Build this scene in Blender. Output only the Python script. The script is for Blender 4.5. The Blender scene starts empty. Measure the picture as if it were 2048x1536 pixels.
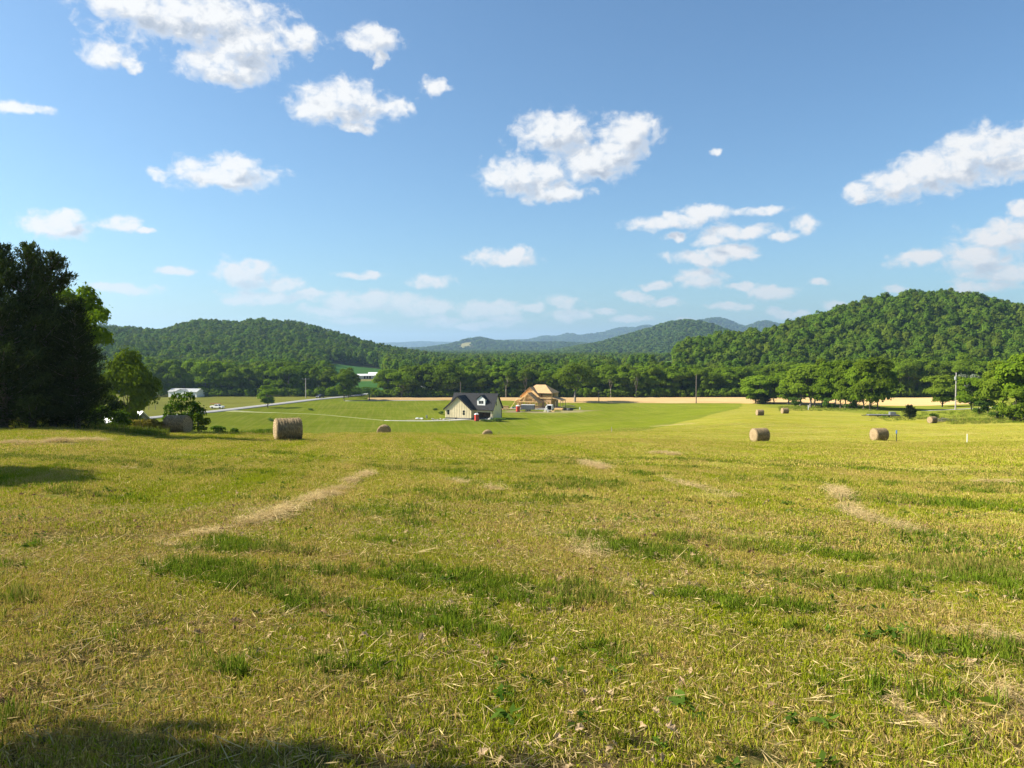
import bpy, math, random
import numpy as np
from mathutils import Vector, Matrix

rng = np.random.default_rng(7)
random.seed(7)
R = math.radians
F = 1550.0                      # focal length in pixels of a 2048-wide frame
PITCH = math.atan(68.0 / F)
SC = bpy.context.scene
COL = SC.collection

# ------------------------------------------------------------------ camera
cam_d = bpy.data.cameras.new('camera')
cam_d.sensor_width = 36.0
cam_d.lens = 36.0 * F / 2048.0
cam_d.clip_start = 0.1
cam_d.clip_end = 40000
cam = bpy.data.objects.new('camera', cam_d)
COL.objects.link(cam)
cam.location = (0, 0, 0)
cam.rotation_euler = (R(90) - PITCH, 0, 0)
SC.camera = cam

# ------------------------------------------------------------------ render settings, exposure
SC.render.engine = 'CYCLES'
SC.view_settings.view_transform = 'Standard'
SC.view_settings.look = 'None'
SC.view_settings.exposure = 1.4
SC.view_settings.gamma = 1.0
SC.cycles.use_denoising = True
SC.cycles.max_bounces = 5
SC.cycles.diffuse_bounces = 2
SC.cycles.transmission_bounces = 4
SC.cycles.transparent_max_bounces = 6
SC.cycles.volume_bounces = 0
SC.cycles.caustics_reflective = False
SC.cycles.caustics_refractive = False

SUN_A, SUN_E = R(2), R(36)      # bearing forward of due left, elevation
SUN_DIR = Vector((-math.cos(SUN_E) * math.cos(SUN_A), math.cos(SUN_E) * math.sin(SUN_A), math.sin(SUN_E)))


# ------------------------------------------------------------------ node helper
class NT:
    def __init__(self, tree):
        self.t = tree

    def n(self, typ, ins=None, **props):
        nd = self.t.nodes.new(typ)
        for k, v in props.items():
            setattr(nd, k, v)
        for k, v in (ins or {}).items():
            s = nd.inputs[k]
            if isinstance(v, bpy.types.NodeSocket):
                self.t.links.new(v, s)
            elif isinstance(v, bpy.types.Node):
                self.t.links.new(v.outputs[0], s)
            else:
                s.default_value = v
        return nd

    def m(self, op, a, b=None, c=None, clamp=False):
        ins = {0: a}
        if b is not None:
            ins[1] = b
        if c is not None:
            ins[2] = c
        return self.n('ShaderNodeMath', ins, operation=op, use_clamp=clamp).outputs[0]

    def v(self, op, a, b=None, c=None):
        ins = {0: a}
        if b is not None:
            ins[1] = b
        if c is not None:
            ins[2] = c
        nd = self.n('ShaderNodeVectorMath', ins, operation=op)
        return nd.outputs['Value'] if op in ('LENGTH', 'DOT_PRODUCT', 'DISTANCE') else nd.outputs['Vector']

    def mix(self, f, a, b, blend='MIX'):
        nd = self.n('ShaderNodeMix', data_type='RGBA', blend_type=blend)
        for i, val in ((0, f), (6, a), (7, b)):
            if isinstance(val, bpy.types.NodeSocket):
                self.t.links.new(val, nd.inputs[i])
            else:
                nd.inputs[i].default_value = (*val, 1) if (i > 0 and len(val) == 3) else val
        return nd.outputs[2]

    def ramp(self, x, lo, hi, a=0.0, b=1.0, smooth=True):
        nd = self.n('ShaderNodeMapRange', {0: x, 1: lo, 2: hi, 3: a, 4: b})
        nd.interpolation_type = 'SMOOTHSTEP' if smooth else 'LINEAR'
        return nd.outputs[0]

    def noise(self, vec, scale, detail=4.0, rough=0.5, dist=0.0):
        return self.n('ShaderNodeTexNoise', {'Vector': vec, 'Scale': scale, 'Detail': detail,
                                             'Roughness': rough, 'Distortion': dist}).outputs['Fac']


# ------------------------------------------------------------------ world: sky with cumulus clouds
world = bpy.data.worlds.new('World')
SC.world = world
world.use_nodes = True
world.cycles.sampling_method = 'MANUAL'
world.cycles.sample_map_resolution = 256
world.node_tree.nodes.clear()
W = NT(world.node_tree)
SKY_STRENGTH = 0.063


def azel(px, py):
    """bearing and height, in degrees, of a cloud"""
    f = F * math.cos(PITCH) + (768 - py) * math.sin(PITCH)
    x = px - 1024
    z = (768 - py) * math.cos(PITCH) - F * math.sin(PITCH)
    return math.degrees(math.atan2(x, f)), math.degrees(math.atan2(z, math.hypot(x, f)))


CLOUDS = [  # centre x, y, half width, half height of each puff
    (370, 25, 190, 60), (490, 90, 85, 55), (450, 135, 95, 32), (605, 80, 52, 26), (740, 78, 58, 24), (215, 105, 48, 24),
    (268, 130, 22, 13), (290, 15, 110, 38), (762, 112, 16, 22), (690, 205, 92, 44), (795, 215, 42, 22), (635, 222, 62, 28),
    (712, 258, 36, 12), (865, 173, 28, 16), (45, 217, 60, 11), (445, 347, 105, 28), (470, 325, 50, 22), (318, 348, 24, 15),
    (115, 452, 66, 22), (130, 436, 32, 16), (242, 447, 36, 17), (290, 463, 24, 8), (345, 541, 40, 11), (240, 576, 72, 11),
    (490, 550, 62, 30), (500, 530, 36, 18), (562, 570, 42, 22), (540, 598, 100, 15), (622, 590, 42, 9), (740, 602, 125, 24),
    (850, 615, 70, 22), (660, 625, 55, 11), (722, 548, 52, 8), (860, 560, 54, 15), (1010, 513, 78, 20), (950, 622, 42, 22),
    (1005, 618, 52, 22), (1120, 604, 48, 17), (1140, 630, 54, 15), (1110, 265, 88, 44), (1255, 268, 66, 42), (1180, 322, 92, 42),
    (1060, 357, 100, 38), (1010, 345, 50, 32), (1100, 385, 84, 20), (1232, 305, 62, 42), (1340, 445, 85, 18), (1412, 424, 55, 17),
    (1525, 420, 44, 11), (1475, 466, 84, 17), (1617, 450, 28, 17), (1570, 475, 28, 10), (1415, 513, 84, 17), (1462, 503, 52, 17),
    (1420, 482, 34, 16), (1408, 553, 56, 20), (1345, 477, 20, 9), (1270, 592, 36, 15), (1310, 568, 32, 9), (1332, 602, 40, 13),
    (1545, 585, 46, 16), (1460, 610, 44, 9), (1640, 565, 22, 10), (1560, 625, 34, 11), (1600, 628, 22, 8), (1685, 612, 32, 12),
    (1713, 386, 30, 20), (1790, 372, 62, 30), (1870, 343, 92, 40), (1960, 310, 92, 46), (2050, 300, 80, 46), (1830, 515, 60, 16),
    (2010, 470, 74, 28), (2036, 418, 22, 18), (1962, 520, 68, 32), (2015, 548, 84, 20), (1972, 576, 64, 13), (1430, 303, 16, 9), (700, 640, 60, 9), (880, 642, 50, 10), (1062, 614, 32, 11), (1205, 625, 32, 10),
    (1265, 640, 40, 9), (1015, 642, 45, 10), (470, 602, 32, 10), (1380, 640, 30, 9), (1482, 574, 32, 9), (950, 652, 70, 8), (1790, 575, 24, 8),
]


BLOBS = []
for (cx, cy, rx, ry) in CLOUDS:
    a_, e_ = azel(cx, cy)
    k_ = F / math.degrees(1)
    BLOBS.append((a_, e_, k_ / rx, k_ / ry))


def zone(a0, a1, e0, e1):
    """the clouds that reach into one part of the sky"""
    return [b for b in BLOBS if b[0] + 1.9 / b[2] > a0 - 1.4 and b[0] - 1.9 / b[2] < a1 + 1.4 and b[1] + 1.9 / b[3] > e0 - 1.2 and b[1] - 1.9 / b[3] < e1 + 1.2]


CW0, CW1 = (0.325, 0.31, 0.30), (0.365, 0.365, 0.365)
CG0, CG1 = (0.235, 0.25, 0.272), (0.165, 0.190, 0.230)


def cloud_layer(blobs, frame=True):
    """cover and brightness of the cumulus in one part of the sky, from bearing and height in degrees"""
    g = bpy.data.node_groups.new('cumulus', 'ShaderNodeTree')
    g.interface.new_socket('AzEl', in_out='INPUT', socket_type='NodeSocketVector')
    g.interface.new_socket('Sky', in_out='INPUT', socket_type='NodeSocketColor')
    g.interface.new_socket('Color', in_out='OUTPUT', socket_type='NodeSocketColor')
    gi, go = g.nodes.new('NodeGroupInput'), g.nodes.new('NodeGroupOutput')
    G = NT(g)

    def field(q0):
        w1 = G.n('ShaderNodeTexNoise', {'Vector': q0, 'Scale': 0.45, 'Detail': 4.0, 'Roughness': 0.55})
        q = G.v('MULTIPLY_ADD', w1.outputs['Color'], (2.4, 1.3, 0), G.v('SUBTRACT', q0, (1.2, 0.65, 0)))
        sep = G.n('ShaderNodeSeparateXYZ', {0: q0})
        big = G.noise(G.v('MULTIPLY', q, (0.055, 0.12, 0)), 1.0, 3.0, 0.5)
        ins = G.ramp(big, 0.56, 0.72, -1.0, 0.8, False)
        if frame:
            acc = None
            for (a, e, sx, sy) in blobs:
                l = G.v('LENGTH', G.v('MULTIPLY_ADD', q, (sx, sy, 0), (-a * sx, -e * sy, 0)))
                acc = l if acc is None else G.n('ShaderNodeMath', {0: acc, 1: l, 2: 0.2}, operation='SMOOTH_MIN').outputs[0]
            inside = G.m('MAXIMUM', G.m('SUBTRACT', 1.0, acc), -0.9)
            out = G.m('MAXIMUM', G.ramp(G.m('ABSOLUTE', sep.outputs[0]), 35.5, 39.0), G.ramp(sep.outputs[1], 25.5, 28.0))
            ins = G.m('ADD', G.m('MULTIPLY', inside, G.m('SUBTRACT', 1.0, out)), G.m('MULTIPLY', ins, out))
        f1 = G.n('ShaderNodeTexNoise', {'Vector': G.v('MULTIPLY', q0, (0.85, 1.1, 0)), 'Scale': 1.0, 'Detail': 8.0, 'Roughness': 0.6,
                                        'Distortion': 0.35}).outputs['Fac']
        return ins, G.m('SUBTRACT', f1, 0.5)
    i1, f1 = field(gi.outputs[0])
    i2, f2 = field(G.v('ADD', gi.outputs[0], (-0.65, 0.9, 0)))
    el_ = G.n('ShaderNodeSeparateXYZ', {0: gi.outputs[0]}).outputs[1]
    dens = G.m('ADD', G.m('MULTIPLY', G.m('MINIMUM', i1, 0.5), 1.5), G.m('MULTIPLY', f1, 2.5))
    alpha = G.m('MULTIPLY', G.ramp(dens, -0.22, 0.85), G.ramp(el_, 0.2, 8.0, 0.5, 1.0))
    side = G.m('ADD', G.m('MULTIPLY', G.m('SUBTRACT', i1, i2), 1.0), G.m('MULTIPLY', G.m('SUBTRACT', f1, f2), 2.0))
    lit = G.ramp(side, -0.55, 0.46)
    thick = G.ramp(dens, 0.15, 0.95)
    shade = G.m('SUBTRACT', 1.0, G.m('MULTIPLY', G.m('SUBTRACT', 1.0, lit), G.m('MULTIPLY_ADD', thick, 0.8, 0.2)))
    white = G.mix(G.ramp(el_, 0.0, 12.0), CW0, CW1)
    grey = G.mix(G.ramp(el_, 0.0, 12.0), CG0, CG1)
    ccol = G.v('MULTIPLY', G.mix(shade, grey, white), (1 / SKY_STRENGTH,) * 3)
    g.links.new(G.mix(alpha, gi.outputs[1], ccol), go.inputs[0])
    return g


sky = W.n('ShaderNodeTexSky', sky_type='NISHITA', sun_disc=False)
sky.sun_elevation = SUN_E
sky.sun_rotation = math.atan2(SUN_DIR.x, SUN_DIR.y)
sky.altitude = 250
sky.air_density = 1.0
sky.dust_density = 1.5
sky.ozone_density = 1.4
dirv = W.n('ShaderNodeTexCoord').outputs['Generated']
sp = W.n('ShaderNodeSeparateXYZ', {0: dirv})
az = W.m('MULTIPLY', W.m('ARCTAN2', sp.outputs[0], sp.outputs[1]), math.degrees(1))
el = W.m('MULTIPLY', W.m('ARCSINE', sp.outputs[2]), math.degrees(1))
ae = W.n('ShaderNodeCombineXYZ', {0: az, 1: el, 2: 0.0}).outputs[0]
skyc = W.v('MULTIPLY', sky.outputs[0], (0.66, 0.87, 1.0))


def cloudy(blobs, frame=True):
    gn = W.n('ShaderNodeGroup', node_tree=cloud_layer(blobs, frame))
    W.t.links.new(ae, gn.inputs[0])
    W.t.links.new(skyc, gn.inputs[1])
    return W.n('ShaderNodeBackground', {'Color': gn.outputs[0], 'Strength': SKY_STRENGTH}).outputs[0]


def pick(cond, yes, no):
    return W.n('ShaderNodeMixShader', {0: cond, 1: no, 2: yes}).outputs[0]


AZS = [-40, -22, -11, 2, 13, 24, 40]
EL = 7.4
tree_ = None
for k_ in range(len(AZS) - 1):
    lo = cloudy(zone(AZS[k_], AZS[k_ + 1], 0, EL))
    hi = cloudy(zone(AZS[k_], AZS[k_ + 1], EL, 29) or BLOBS[:1])
    both = pick(W.m('GREATER_THAN', el, EL), hi, lo)
    tree_ = both if tree_ is None else pick(W.m('GREATER_THAN', az, AZS[k_]), both, tree_)
front = W.m('MULTIPLY', W.m('LESS_THAN', W.m('ABSOLUTE', az), 39.5), W.m('LESS_THAN', el, 28.5))
upper = pick(front, tree_, cloudy([], False))
plain = W.n('ShaderNodeBackground', {'Color': skyc, 'Strength': SKY_STRENGTH}).outputs[0]
W.n('ShaderNodeOutputWorld', {'Surface': pick(W.m('LESS_THAN', el, 0.0), plain, upper)})

# ------------------------------------------------------------------ sun
sd = bpy.data.lights.new('sun', 'SUN')
sd.energy = 4.8
sd.angle = R(0.53)
sd.color = (1.0, 0.93, 0.80)
so = bpy.data.objects.new('sun', sd)
COL.objects.link(so)
so.rotation_euler = SUN_DIR.to_track_quat('Z', 'Y').to_euler()
so.location = (-60, 20, 80)

# ------------------------------------------------------------------ terrain heights (camera at z = 0)
FLOOR = -23.0
PROF = [
    (-0.90, [(0, -1.6), (20, -2.8), (40, -4.1), (50, -4.9), (58, -6.2), (75, -9.5), (110, -14.5), (160, -19.5), (220, -23)]),
    (-0.60, [(0, -1.6), (20, -2.95), (40, -4.35), (50, -5.05), (58, -6.3), (75, -9.5), (110, -14.0), (160, -19.0), (220, -23)]),
    (-0.42, [(0, -1.6), (30, -4.0), (61, -6.55), (68, -7.5), (80, -9.6), (110, -13.6), (160, -18.8), (215, -23)]),
    (-0.16, [(0, -1.6), (50, -5.85), (60, -6.7), (70, -7.6), (86, -9.8), (110, -12.85), (150, -17), (180, -20.3), (212, -23)]),
    (0.00, [(0, -1.6), (50, -5.9), (60, -6.8), (70, -7.7), (86, -9.8), (110, -12.85), (150, -17), (180, -20.3), (212, -23)]),
    (0.15, [(0, -1.6), (50, -6.0), (80, -9.2), (110, -12.0), (150, -15.8), (200, -19.5), (260, -22.5), (300, -23)]),
    (0.32, [(0, -1.6), (50, -6.2), (80, -9.65), (110, -12.3), (150, -14.8), (194, -16.3), (240, -18.9), (290, -21.5), (335, -23)]),
    (0.50, [(0, -1.6), (50, -6.3), (90, -10.6), (130, -13.6), (166, -15.8), (200, -17.2), (240, -18.8), (300, -21.5), (350, -23)]),
    (0.70, [(0, -1.6), (50, -6.2), (90, -10.2), (130, -13.0), (166, -15.0), (200, -16.0), (240, -17.4), (300, -19.6), (350, -21.4), (420, -23)]),
    (0.90, [(0, -1.6), (50, -6.0), (90, -9.8), (130, -12.4), (166, -14.2), (200, -15.0), (240, -16.0), (300, -18), (350, -20), (450, -23)]),
]
_DT = np.concatenate([np.arange(0, 460, 1.0), [1e6]])


def _prof_table():
    rows = []
    for u, pts in PROF:
        p = np.array(pts, float)
        z = np.interp(_DT, p[:, 0], p[:, 1])
        k = np.hanning(15)
        k /= k.sum()
        zz = np.convolve(np.pad(z, 7, mode='edge'), k, 'valid')
        w = np.clip((_DT - 8) / 20, 0, 1)
        rows.append(z * (1 - w) + zz * w)
    return np.array(rows)


_PU = np.array([p[0] for p in PROF])
_PT = _prof_table()

TREE_H = 13.0
HILLS = [  # outline of the tree tops (px x, px y), crest distance, foot distance, back width
    ([(-300, 668), (-50, 655), (100, 648), (215, 651), (330, 658), (390, 641), (430, 643), (465, 650), (520, 645), (560, 649), (600, 655),
      (650, 667), (700, 681), (750, 693), (800, 702), (860, 709), (950, 718)], lambda x: 1120.0, lambda x: 560.0, 500.0),
    ([(1180, 722), (1300, 703), (1340, 695), (1380, 684), (1420, 677), (1480, 671), (1540, 668), (1570, 657), (1600, 649), (1650, 634),
      (1700, 619), (1750, 605), (1800, 595), (1850, 589), (1900, 587), (1950, 590), (1985, 597), (2048, 611), (2150, 635), (2400, 680)],
     lambda x: float(np.interp(x, [1200, 1500, 1900, 2300], [640, 640, 780, 800])),
     lambda x: float(np.interp(x, [1200, 1500, 1900], [470, 430, 400])), 420.0),
    ([(1050, 708), (1150, 694), (1200, 685), (1250, 672), (1300, 660), (1340, 650), (1380, 646), (1420, 652), (1460, 664), (1520, 676),
      (1600, 690), (1700, 705)], lambda x: 2500.0, lambda x: 1650.0, 800.0),
    ([(1280, 690), (1370, 650), (1400, 640), (1440, 641), (1460, 648), (1490, 656), (1530, 642), (1560, 650), (1577, 653), (1600, 640),
      (1625, 635), (1680, 640), (1800, 660), (2000, 690)], lambda x: 6000.0, lambda x: 4300.0, 1500.0),
    ([(700, 703), (850, 697), (900, 690), (930, 681), (960, 677), (985, 683), (1040, 685), (1090, 686), (1150, 688), (1220, 692), (1300, 700)],
     lambda x: 4500.0, lambda x: 3100.0, 1000.0),
    ([(900, 695), (1000, 683), (1060, 680), (1090, 673), (1118, 676), (1135, 668), (1160, 672), (1200, 668), (1230, 661), (1290, 653),
      (1310, 656), (1400, 668), (1500, 690)], lambda x: 8000.0, lambda x: 6200.0, 1500.0),
    ([(-600, 690), (600, 688), (780, 687), (850, 684), (880, 685), (950, 686), (1100, 684), (1300, 683), (2600, 686)],
     lambda x: 11000.0, lambda x: 9200.0, 1800.0),
]


def smooth(t):
    t = np.clip(t, 0, 1)
    return t * t * (3 - 2 * t)


_HX = np.arange(-700, 2750, 4.0)
_HT = []
for pts, dcf, d0f, bw in HILLS:
    p = np.array(pts, float)
    y = np.interp(_HX, p[:, 0], p[:, 1])
    k = np.hanning(9)
    k /= k.sum()
    y = np.convolve(np.pad(y, 4, mode='edge'), k, 'valid')
    dc = np.array([dcf(x) for x in _HX])
    d0 = np.array([d0f(x) for x in _HX])
    zc = -(y - 700) / F * dc - TREE_H
    edge = smooth((_HX - p[0, 0]) / 120.0) * smooth((p[-1, 0] - _HX) / 120.0)
    _HT.append((np.maximum(zc - FLOOR, 0) * edge, dc, d0, bw))


def gz(x, y):
    """height of the ground"""
    x = np.asarray(x, float)
    y = np.asarray(y, float)
    r = np.hypot(x, y) + 1e-9
    a = np.arctan2(x, y)
    ac = np.clip(a, -R(50), R(50))
    u = np.tan(ac)
    d = r * np.cos(ac)
    uu = np.clip(u, _PU[0], _PU[-1])
    i = np.clip(np.searchsorted(_PU, uu) - 1, 0, len(_PU) - 2)
    t = smooth((uu - _PU[i]) / (_PU[i + 1] - _PU[i]))
    dd = np.clip(d, 0, 458.9)
    j = dd.astype(int)
    f = dd - j
    za = _PT[i, j] * (1 - f) + _PT[i, j + 1] * f
    zb = _PT[i + 1, j] * (1 - f) + _PT[i + 1, j + 1] * f
    z = za * (1 - t) + zb * t
    hx = 1024 + F * u
    add = np.zeros_like(z)
    for hh, dc, d0, bw in _HT:
        H = np.interp(hx, _HX, hh)
        C = np.interp(hx, _HX, dc)
        D0 = np.interp(hx, _HX, d0)
        s = np.where(d < C, smooth((d - D0) / (C - D0)), 1 - smooth((d - C) / bw))
        add = np.maximum(add, H * s)
    und = (np.sin(x * .011 + 1.3 * np.sin(y * .007)) * np.cos(y * .009 + .8 * np.sin(x * .013)))
    add = add * (1 + 0.07 * und) + smooth((d - 470) / 300) * 1.5 * (und + 1)
    z = z + add
    # behind the camera the hillside goes on rising
    b = smooth((np.abs(a) - R(55)) / R(60))
    zb2 = -1.6 + 0.05 * np.minimum(r, 500)
    # small unevenness
    z = z * (1 - b) + zb2 * b
    near = smooth((230 - d) / 60) * smooth((d - 2) / 6)
    z = z + near * (0.05 * np.sin(x * .9 + 1.7 * np.sin(y * .33)) * np.sin(y * .7 + np.sin(x * .41))
                    + 0.12 * np.sin(x * .17 + .6) * np.sin(y * .13 + 1.1) * smooth((d - 15) / 30))
    return z


def g1(x, y):
    return float(gz(np.array([x]), np.array([y]))[0])


def at(px, d):
    """ground point in the column px at depth d"""
    x = (px - 1024) / F * d
    return (x, d, g1(x, d))


# ------------------------------------------------------------------ mesh helpers
def mesh_np(name, verts, faces, smooth_shade=False):
    me = bpy.data.meshes.new(name)
    verts = np.asarray(verts, np.float32)
    faces = np.asarray(faces, np.int32)
    n, k = faces.shape
    me.vertices.add(len(verts))
    me.vertices.foreach_set('co', verts.ravel())
    me.loops.add(n * k)
    me.loops.foreach_set('vertex_index', faces.ravel())
    me.polygons.add(n)
    me.polygons.foreach_set('loop_start', np.arange(0, n * k, k, dtype=np.int32))
    me.polygons.foreach_set('use_smooth', np.full(n, smooth_shade))
    me.update(calc_edges=True)
    return me


class MB:
    """collects shapes into one mesh"""
    def __init__(s):
        s.v, s.f = [], []

    def add(s, vs, fs):
        o = len(s.v)
        s.v += [tuple(v) for v in vs]
        s.f += [tuple(i + o for i in f) for f in fs]
        return s

    def box(s, c, sz, rz=0.0, M=None):
        x, y, z = [q / 2 for q in sz]
        vs = [(-x, -y, -z), (x, -y, -z), (x, y, -z), (-x, y, -z), (-x, -y, z), (x, -y, z), (x, y, z), (-x, y, z)]
        cr, sr = math.cos(rz), math.sin(rz)
        if M is None:
            vs = [(c[0] + a * cr - b * sr, c[1] + a * sr + b * cr, c[2] + d) for a, b, d in vs]
        else:
            vs = [tuple(M @ Vector(v) + Vector(c)) for v in vs]
        return s.add(vs, [(3, 2, 1, 0), (4, 5, 6, 7), (0, 1, 5, 4), (1, 2, 6, 5), (2, 3, 7, 6), (3, 0, 4, 7)])

    def bar(s, p, q, w, h=None):
        """square timber from p to q"""
        p, q = Vector(p), Vector(q)
        d = q - p
        L = d.length
        if L < 1e-6:
            return s
        M = d.to_track_quat('Z', 'Y').to_matrix()
        return s.box(tuple((p + q) / 2), (w, h or w, L), M=M)

    def tube(s, pts, rad, n=6):
        pts = [Vector(p) for p in pts]
        rings = []
        for i, p in enumerate(pts):
            d = (pts[min(i + 1, len(pts) - 1)] - pts[max(i - 1, 0)]).normalized()
            a = d.cross(Vector((0.31, 0.95, 0.05))).normalized()
            b = d.cross(a)
            r = rad[i] if hasattr(rad, '__len__') else rad
            rings.append([p + (a * math.cos(t) + b * math.sin(t)) * r for t in [2 * math.pi * k / n for k in range(n)]])
        vs = [v for r_ in rings for v in r_]
        fs = []
        for i in range(len(pts) - 1):
            for k in range(n):
                fs.append((i * n + k, i * n + (k + 1) % n, (i + 1) * n + (k + 1) % n, (i + 1) * n + k))
        fs.append(tuple(range(n))[::-1])
        fs.append(tuple((len(pts) - 1) * n + k for k in range(n)))
        return s.add(vs, fs)

    def extrude(s, prof, y0, y1):
        """profile in x,z pushed along y"""
        n = len(prof)
        vs = [(x, y0, z) for x, z in prof] + [(x, y1, z) for x, z in prof]
        fs = [tuple(range(n)), tuple(range(2 * n - 1, n - 1, -1))]
        fs += [(i, i + n, (i + 1) % n + n, (i + 1) % n) for i in range(n)]
        return s.add(vs, fs)

    def slab(s, quad, t):
        """a board: 4 corner points thickened downwards along the normal"""
        q = [Vector(p) for p in quad]
        nrm = (q[1] - q[0]).cross(q[3] - q[0]).normalized()
        lo = [p - nrm * t for p in q]
        return s.add(q + lo, [(0, 1, 2, 3), (7, 6, 5, 4), (0, 4, 5, 1), (1, 5, 6, 2), (2, 6, 7, 3), (3, 7, 4, 0)])

    def mesh(s, name, sm=False):
        me = bpy.data.meshes.new(name)
        me.from_pydata(s.v, [], s.f)
        me.update()
        if sm:
            me.polygons.foreach_set('use_smooth', [True] * len(me.polygons))
        return me

    def build(s, name, mat, parent=None, sm=False):
        return obj(name, s.mesh(name, sm), mat, parent)


def obj(name, me, mat=None, parent=None):
    if mat is not None and not me.materials:
        me.materials.append(mat)
    o = bpy.data.objects.new(name, me)
    COL.objects.link(o)
    if parent is not None:
        o.parent = parent
    return o


def tag(o, label, cat, group=None, kind=None):
    o['label'] = label
    o['category'] = cat
    if group:
        o['group'] = group
    if kind:
        o['kind'] = kind
    return o


def thing(name, label, cat, loc=(0, 0, 0), rz=0.0, group=None, scale=1.0):
    o = bpy.data.objects.new(name, None)
    COL.objects.link(o)
    o.empty_display_size = 0.5
    o.location = loc
    o.rotation_euler = (0, 0, rz)
    o.scale = (scale,) * 3 if not hasattr(scale, '__len__') else scale
    return tag(o, label, cat, group)


def structure(o, label=None):
    o['kind'] = 'structure'
    if label:
        o['label'] = label
    return o


# ------------------------------------------------------------------ materials
def mat(name):
    m = bpy.data.materials.new(name)
    m.use_nodes = True
    m.node_tree.nodes.clear()
    return m, NT(m.node_tree)


def finish(m, N, shader, disp=None):
    o = N.n('ShaderNodeOutputMaterial', {'Surface': shader})
    return m


def simple(name, col, rough=0.8, var=0.15, scale=3.0, metal=0.0, bump=0.0):
    m, N = mat(name)
    co = N.n('ShaderNodeTexCoord').outputs['Object']
    nz = N.noise(co, scale, 5.0, 0.6)
    f = N.ramp(nz, 0.3, 0.7, 1 - var, 1 + var, False)
    c = N.v('MULTIPLY', tuple(col), f)
    ins = {'Base Color': c, 'Roughness': rough, 'Metallic': metal}
    p = N.n('ShaderNodeBsdfPrincipled', ins)
    if bump:
        b = N.n('ShaderNodeBump', {'Height': nz, 'Strength': bump, 'Distance': 0.05})
        N.t.links.new(b.outputs[0], p.inputs['Normal'])
    return finish(m, N, p)


def leaf_mat(name, dark, light, trans=0.35, hue_obj=0.35, yellow=(0.12, 0.13, 0.02), gloss=0.0):
    m, N = mat(name)
    isl = N.n('ShaderNodeNewGeometry').outputs['Random Per Island']
    rnd = N.n('ShaderNodeObjectInfo').outputs['Random']
    c = N.mix(isl, dark, light)
    c = N.mix(N.m('MULTIPLY', N.m('POWER', rnd, 1.6), hue_obj), c, yellow)
    v = N.m('MULTIPLY_ADD', N.m('FRACT', N.m('MULTIPLY', rnd, 7.31)), 0.5, 0.72)
    c = N.v('MULTIPLY', c, v)
    d = N.n('ShaderNodeBsdfDiffuse', {'Color': c, 'Roughness': 0.4})
    t = N.n('ShaderNodeBsdfTranslucent', {'Color': N.v('MULTIPLY', c, (1.25, 1.35, 0.6))})
    g = N.n('ShaderNodeBsdfGlossy', {'Color': (0.5, 0.5, 0.5, 1), 'Roughness': 0.45})
    s = N.n('ShaderNodeMixShader', {0: trans, 1: d, 2: t})
    s = N.n('ShaderNodeMixShader', {0: gloss, 1: s, 2: g}) if gloss else s
    return finish(m, N, s)


M = {}
M['leaf'] = leaf_mat('foliage_green', (0.085, 0.148, 0.008), (0.155, 0.222, 0.014), 0.38)
M['leaf_bright'] = leaf_mat('foliage_bright', (0.10, 0.172, 0.009), (0.17, 0.245, 0.016), 0.42, 0.3)
M['leaf_forest'] = leaf_mat('foliage_forest', (0.066, 0.128, 0.011), (0.105, 0.178, 0.016), 0.34, 0.5, (0.15, 0.155, 0.02))
M['leaf_far'] = leaf_mat('foliage_far', (0.055, 0.11, 0.022), (0.08, 0.14, 0.028), 0.15, 0.45)
M['cedar'] = leaf_mat('cedar_sprays', (0.020, 0.036, 0.012), (0.052, 0.072, 0.022), 0.25, 0.2, (0.06, 0.05, 0.015))
M['weed'] = leaf_mat('weed_leaves', (0.045, 0.095, 0.014), (0.11, 0.18, 0.025), 0.4, 0.2)
M['drybrush'] = leaf_mat('dry_brush', (0.14, 0.12, 0.03), (0.28, 0.22, 0.06), 0.3, 0.2)
M['silver'] = leaf_mat('silver_leaves', (0.14, 0.17, 0.12), (0.30, 0.33, 0.25), 0.25, 0.1)
M['bark'] = simple('bark', (0.105, 0.085, 0.065), 0.95, 0.4, 6.0)
M['bark_pale'] = simple('bark_pale', (0.20, 0.17, 0.135), 0.95, 0.4, 4.0)
M['asphalt'] = simple('asphalt', (0.20, 0.195, 0.19), 0.95, 0.15, 0.5)
M['concrete'] = simple('concrete', (0.34, 0.325, 0.28), 0.9, 0.2, 1.5)
M['track'] = simple('worn_track', (0.20, 0.20, 0.07), 0.95, 0.3, 0.6)
M['block'] = simple('foundation_block', (0.27, 0.26, 0.245), 0.95, 0.2, 4.0)
M['cream'] = simple('cream_siding', (0.70, 0.59, 0.36), 0.7, 0.08, 1.0)
M['cream_trim'] = simple('cream_trim', (0.76, 0.66, 0.43), 0.7, 0.06, 1.0)
M['roof'] = simple('charcoal_shingles', (0.0075, 0.0078, 0.0095), 0.9, 0.25, 8.0)
M['white'] = simple('white_paint', (0.72, 0.72, 0.70), 0.5, 0.06, 2.0)
M['dull_white'] = simple('weathered_white', (0.50, 0.50, 0.48), 0.6, 0.15, 1.0)
M['tin'] = simple('tin_roof', (0.45, 0.46, 0.46), 0.4, 0.15, 1.0, 0.3)
M['greywood'] = simple('grey_weathered_wood', (0.15, 0.145, 0.14), 0.9, 0.3, 3.0)
M['dark'] = simple('dark_parts_and_shade', (0.02, 0.018, 0.016), 0.9, 0.2, 2.0)  # near-black for dark parts; also paints the shade inside open bays
M['black'] = simple('black_rubber', (0.015, 0.015, 0.016), 0.8, 0.2, 6.0)
M['osb'] = simple('sheathing_board', (0.43, 0.265, 0.12), 0.85, 0.2, 1.4)
M['lumber'] = simple('fresh_lumber', (0.74, 0.47, 0.20), 0.8, 0.2, 2.5)
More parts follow.
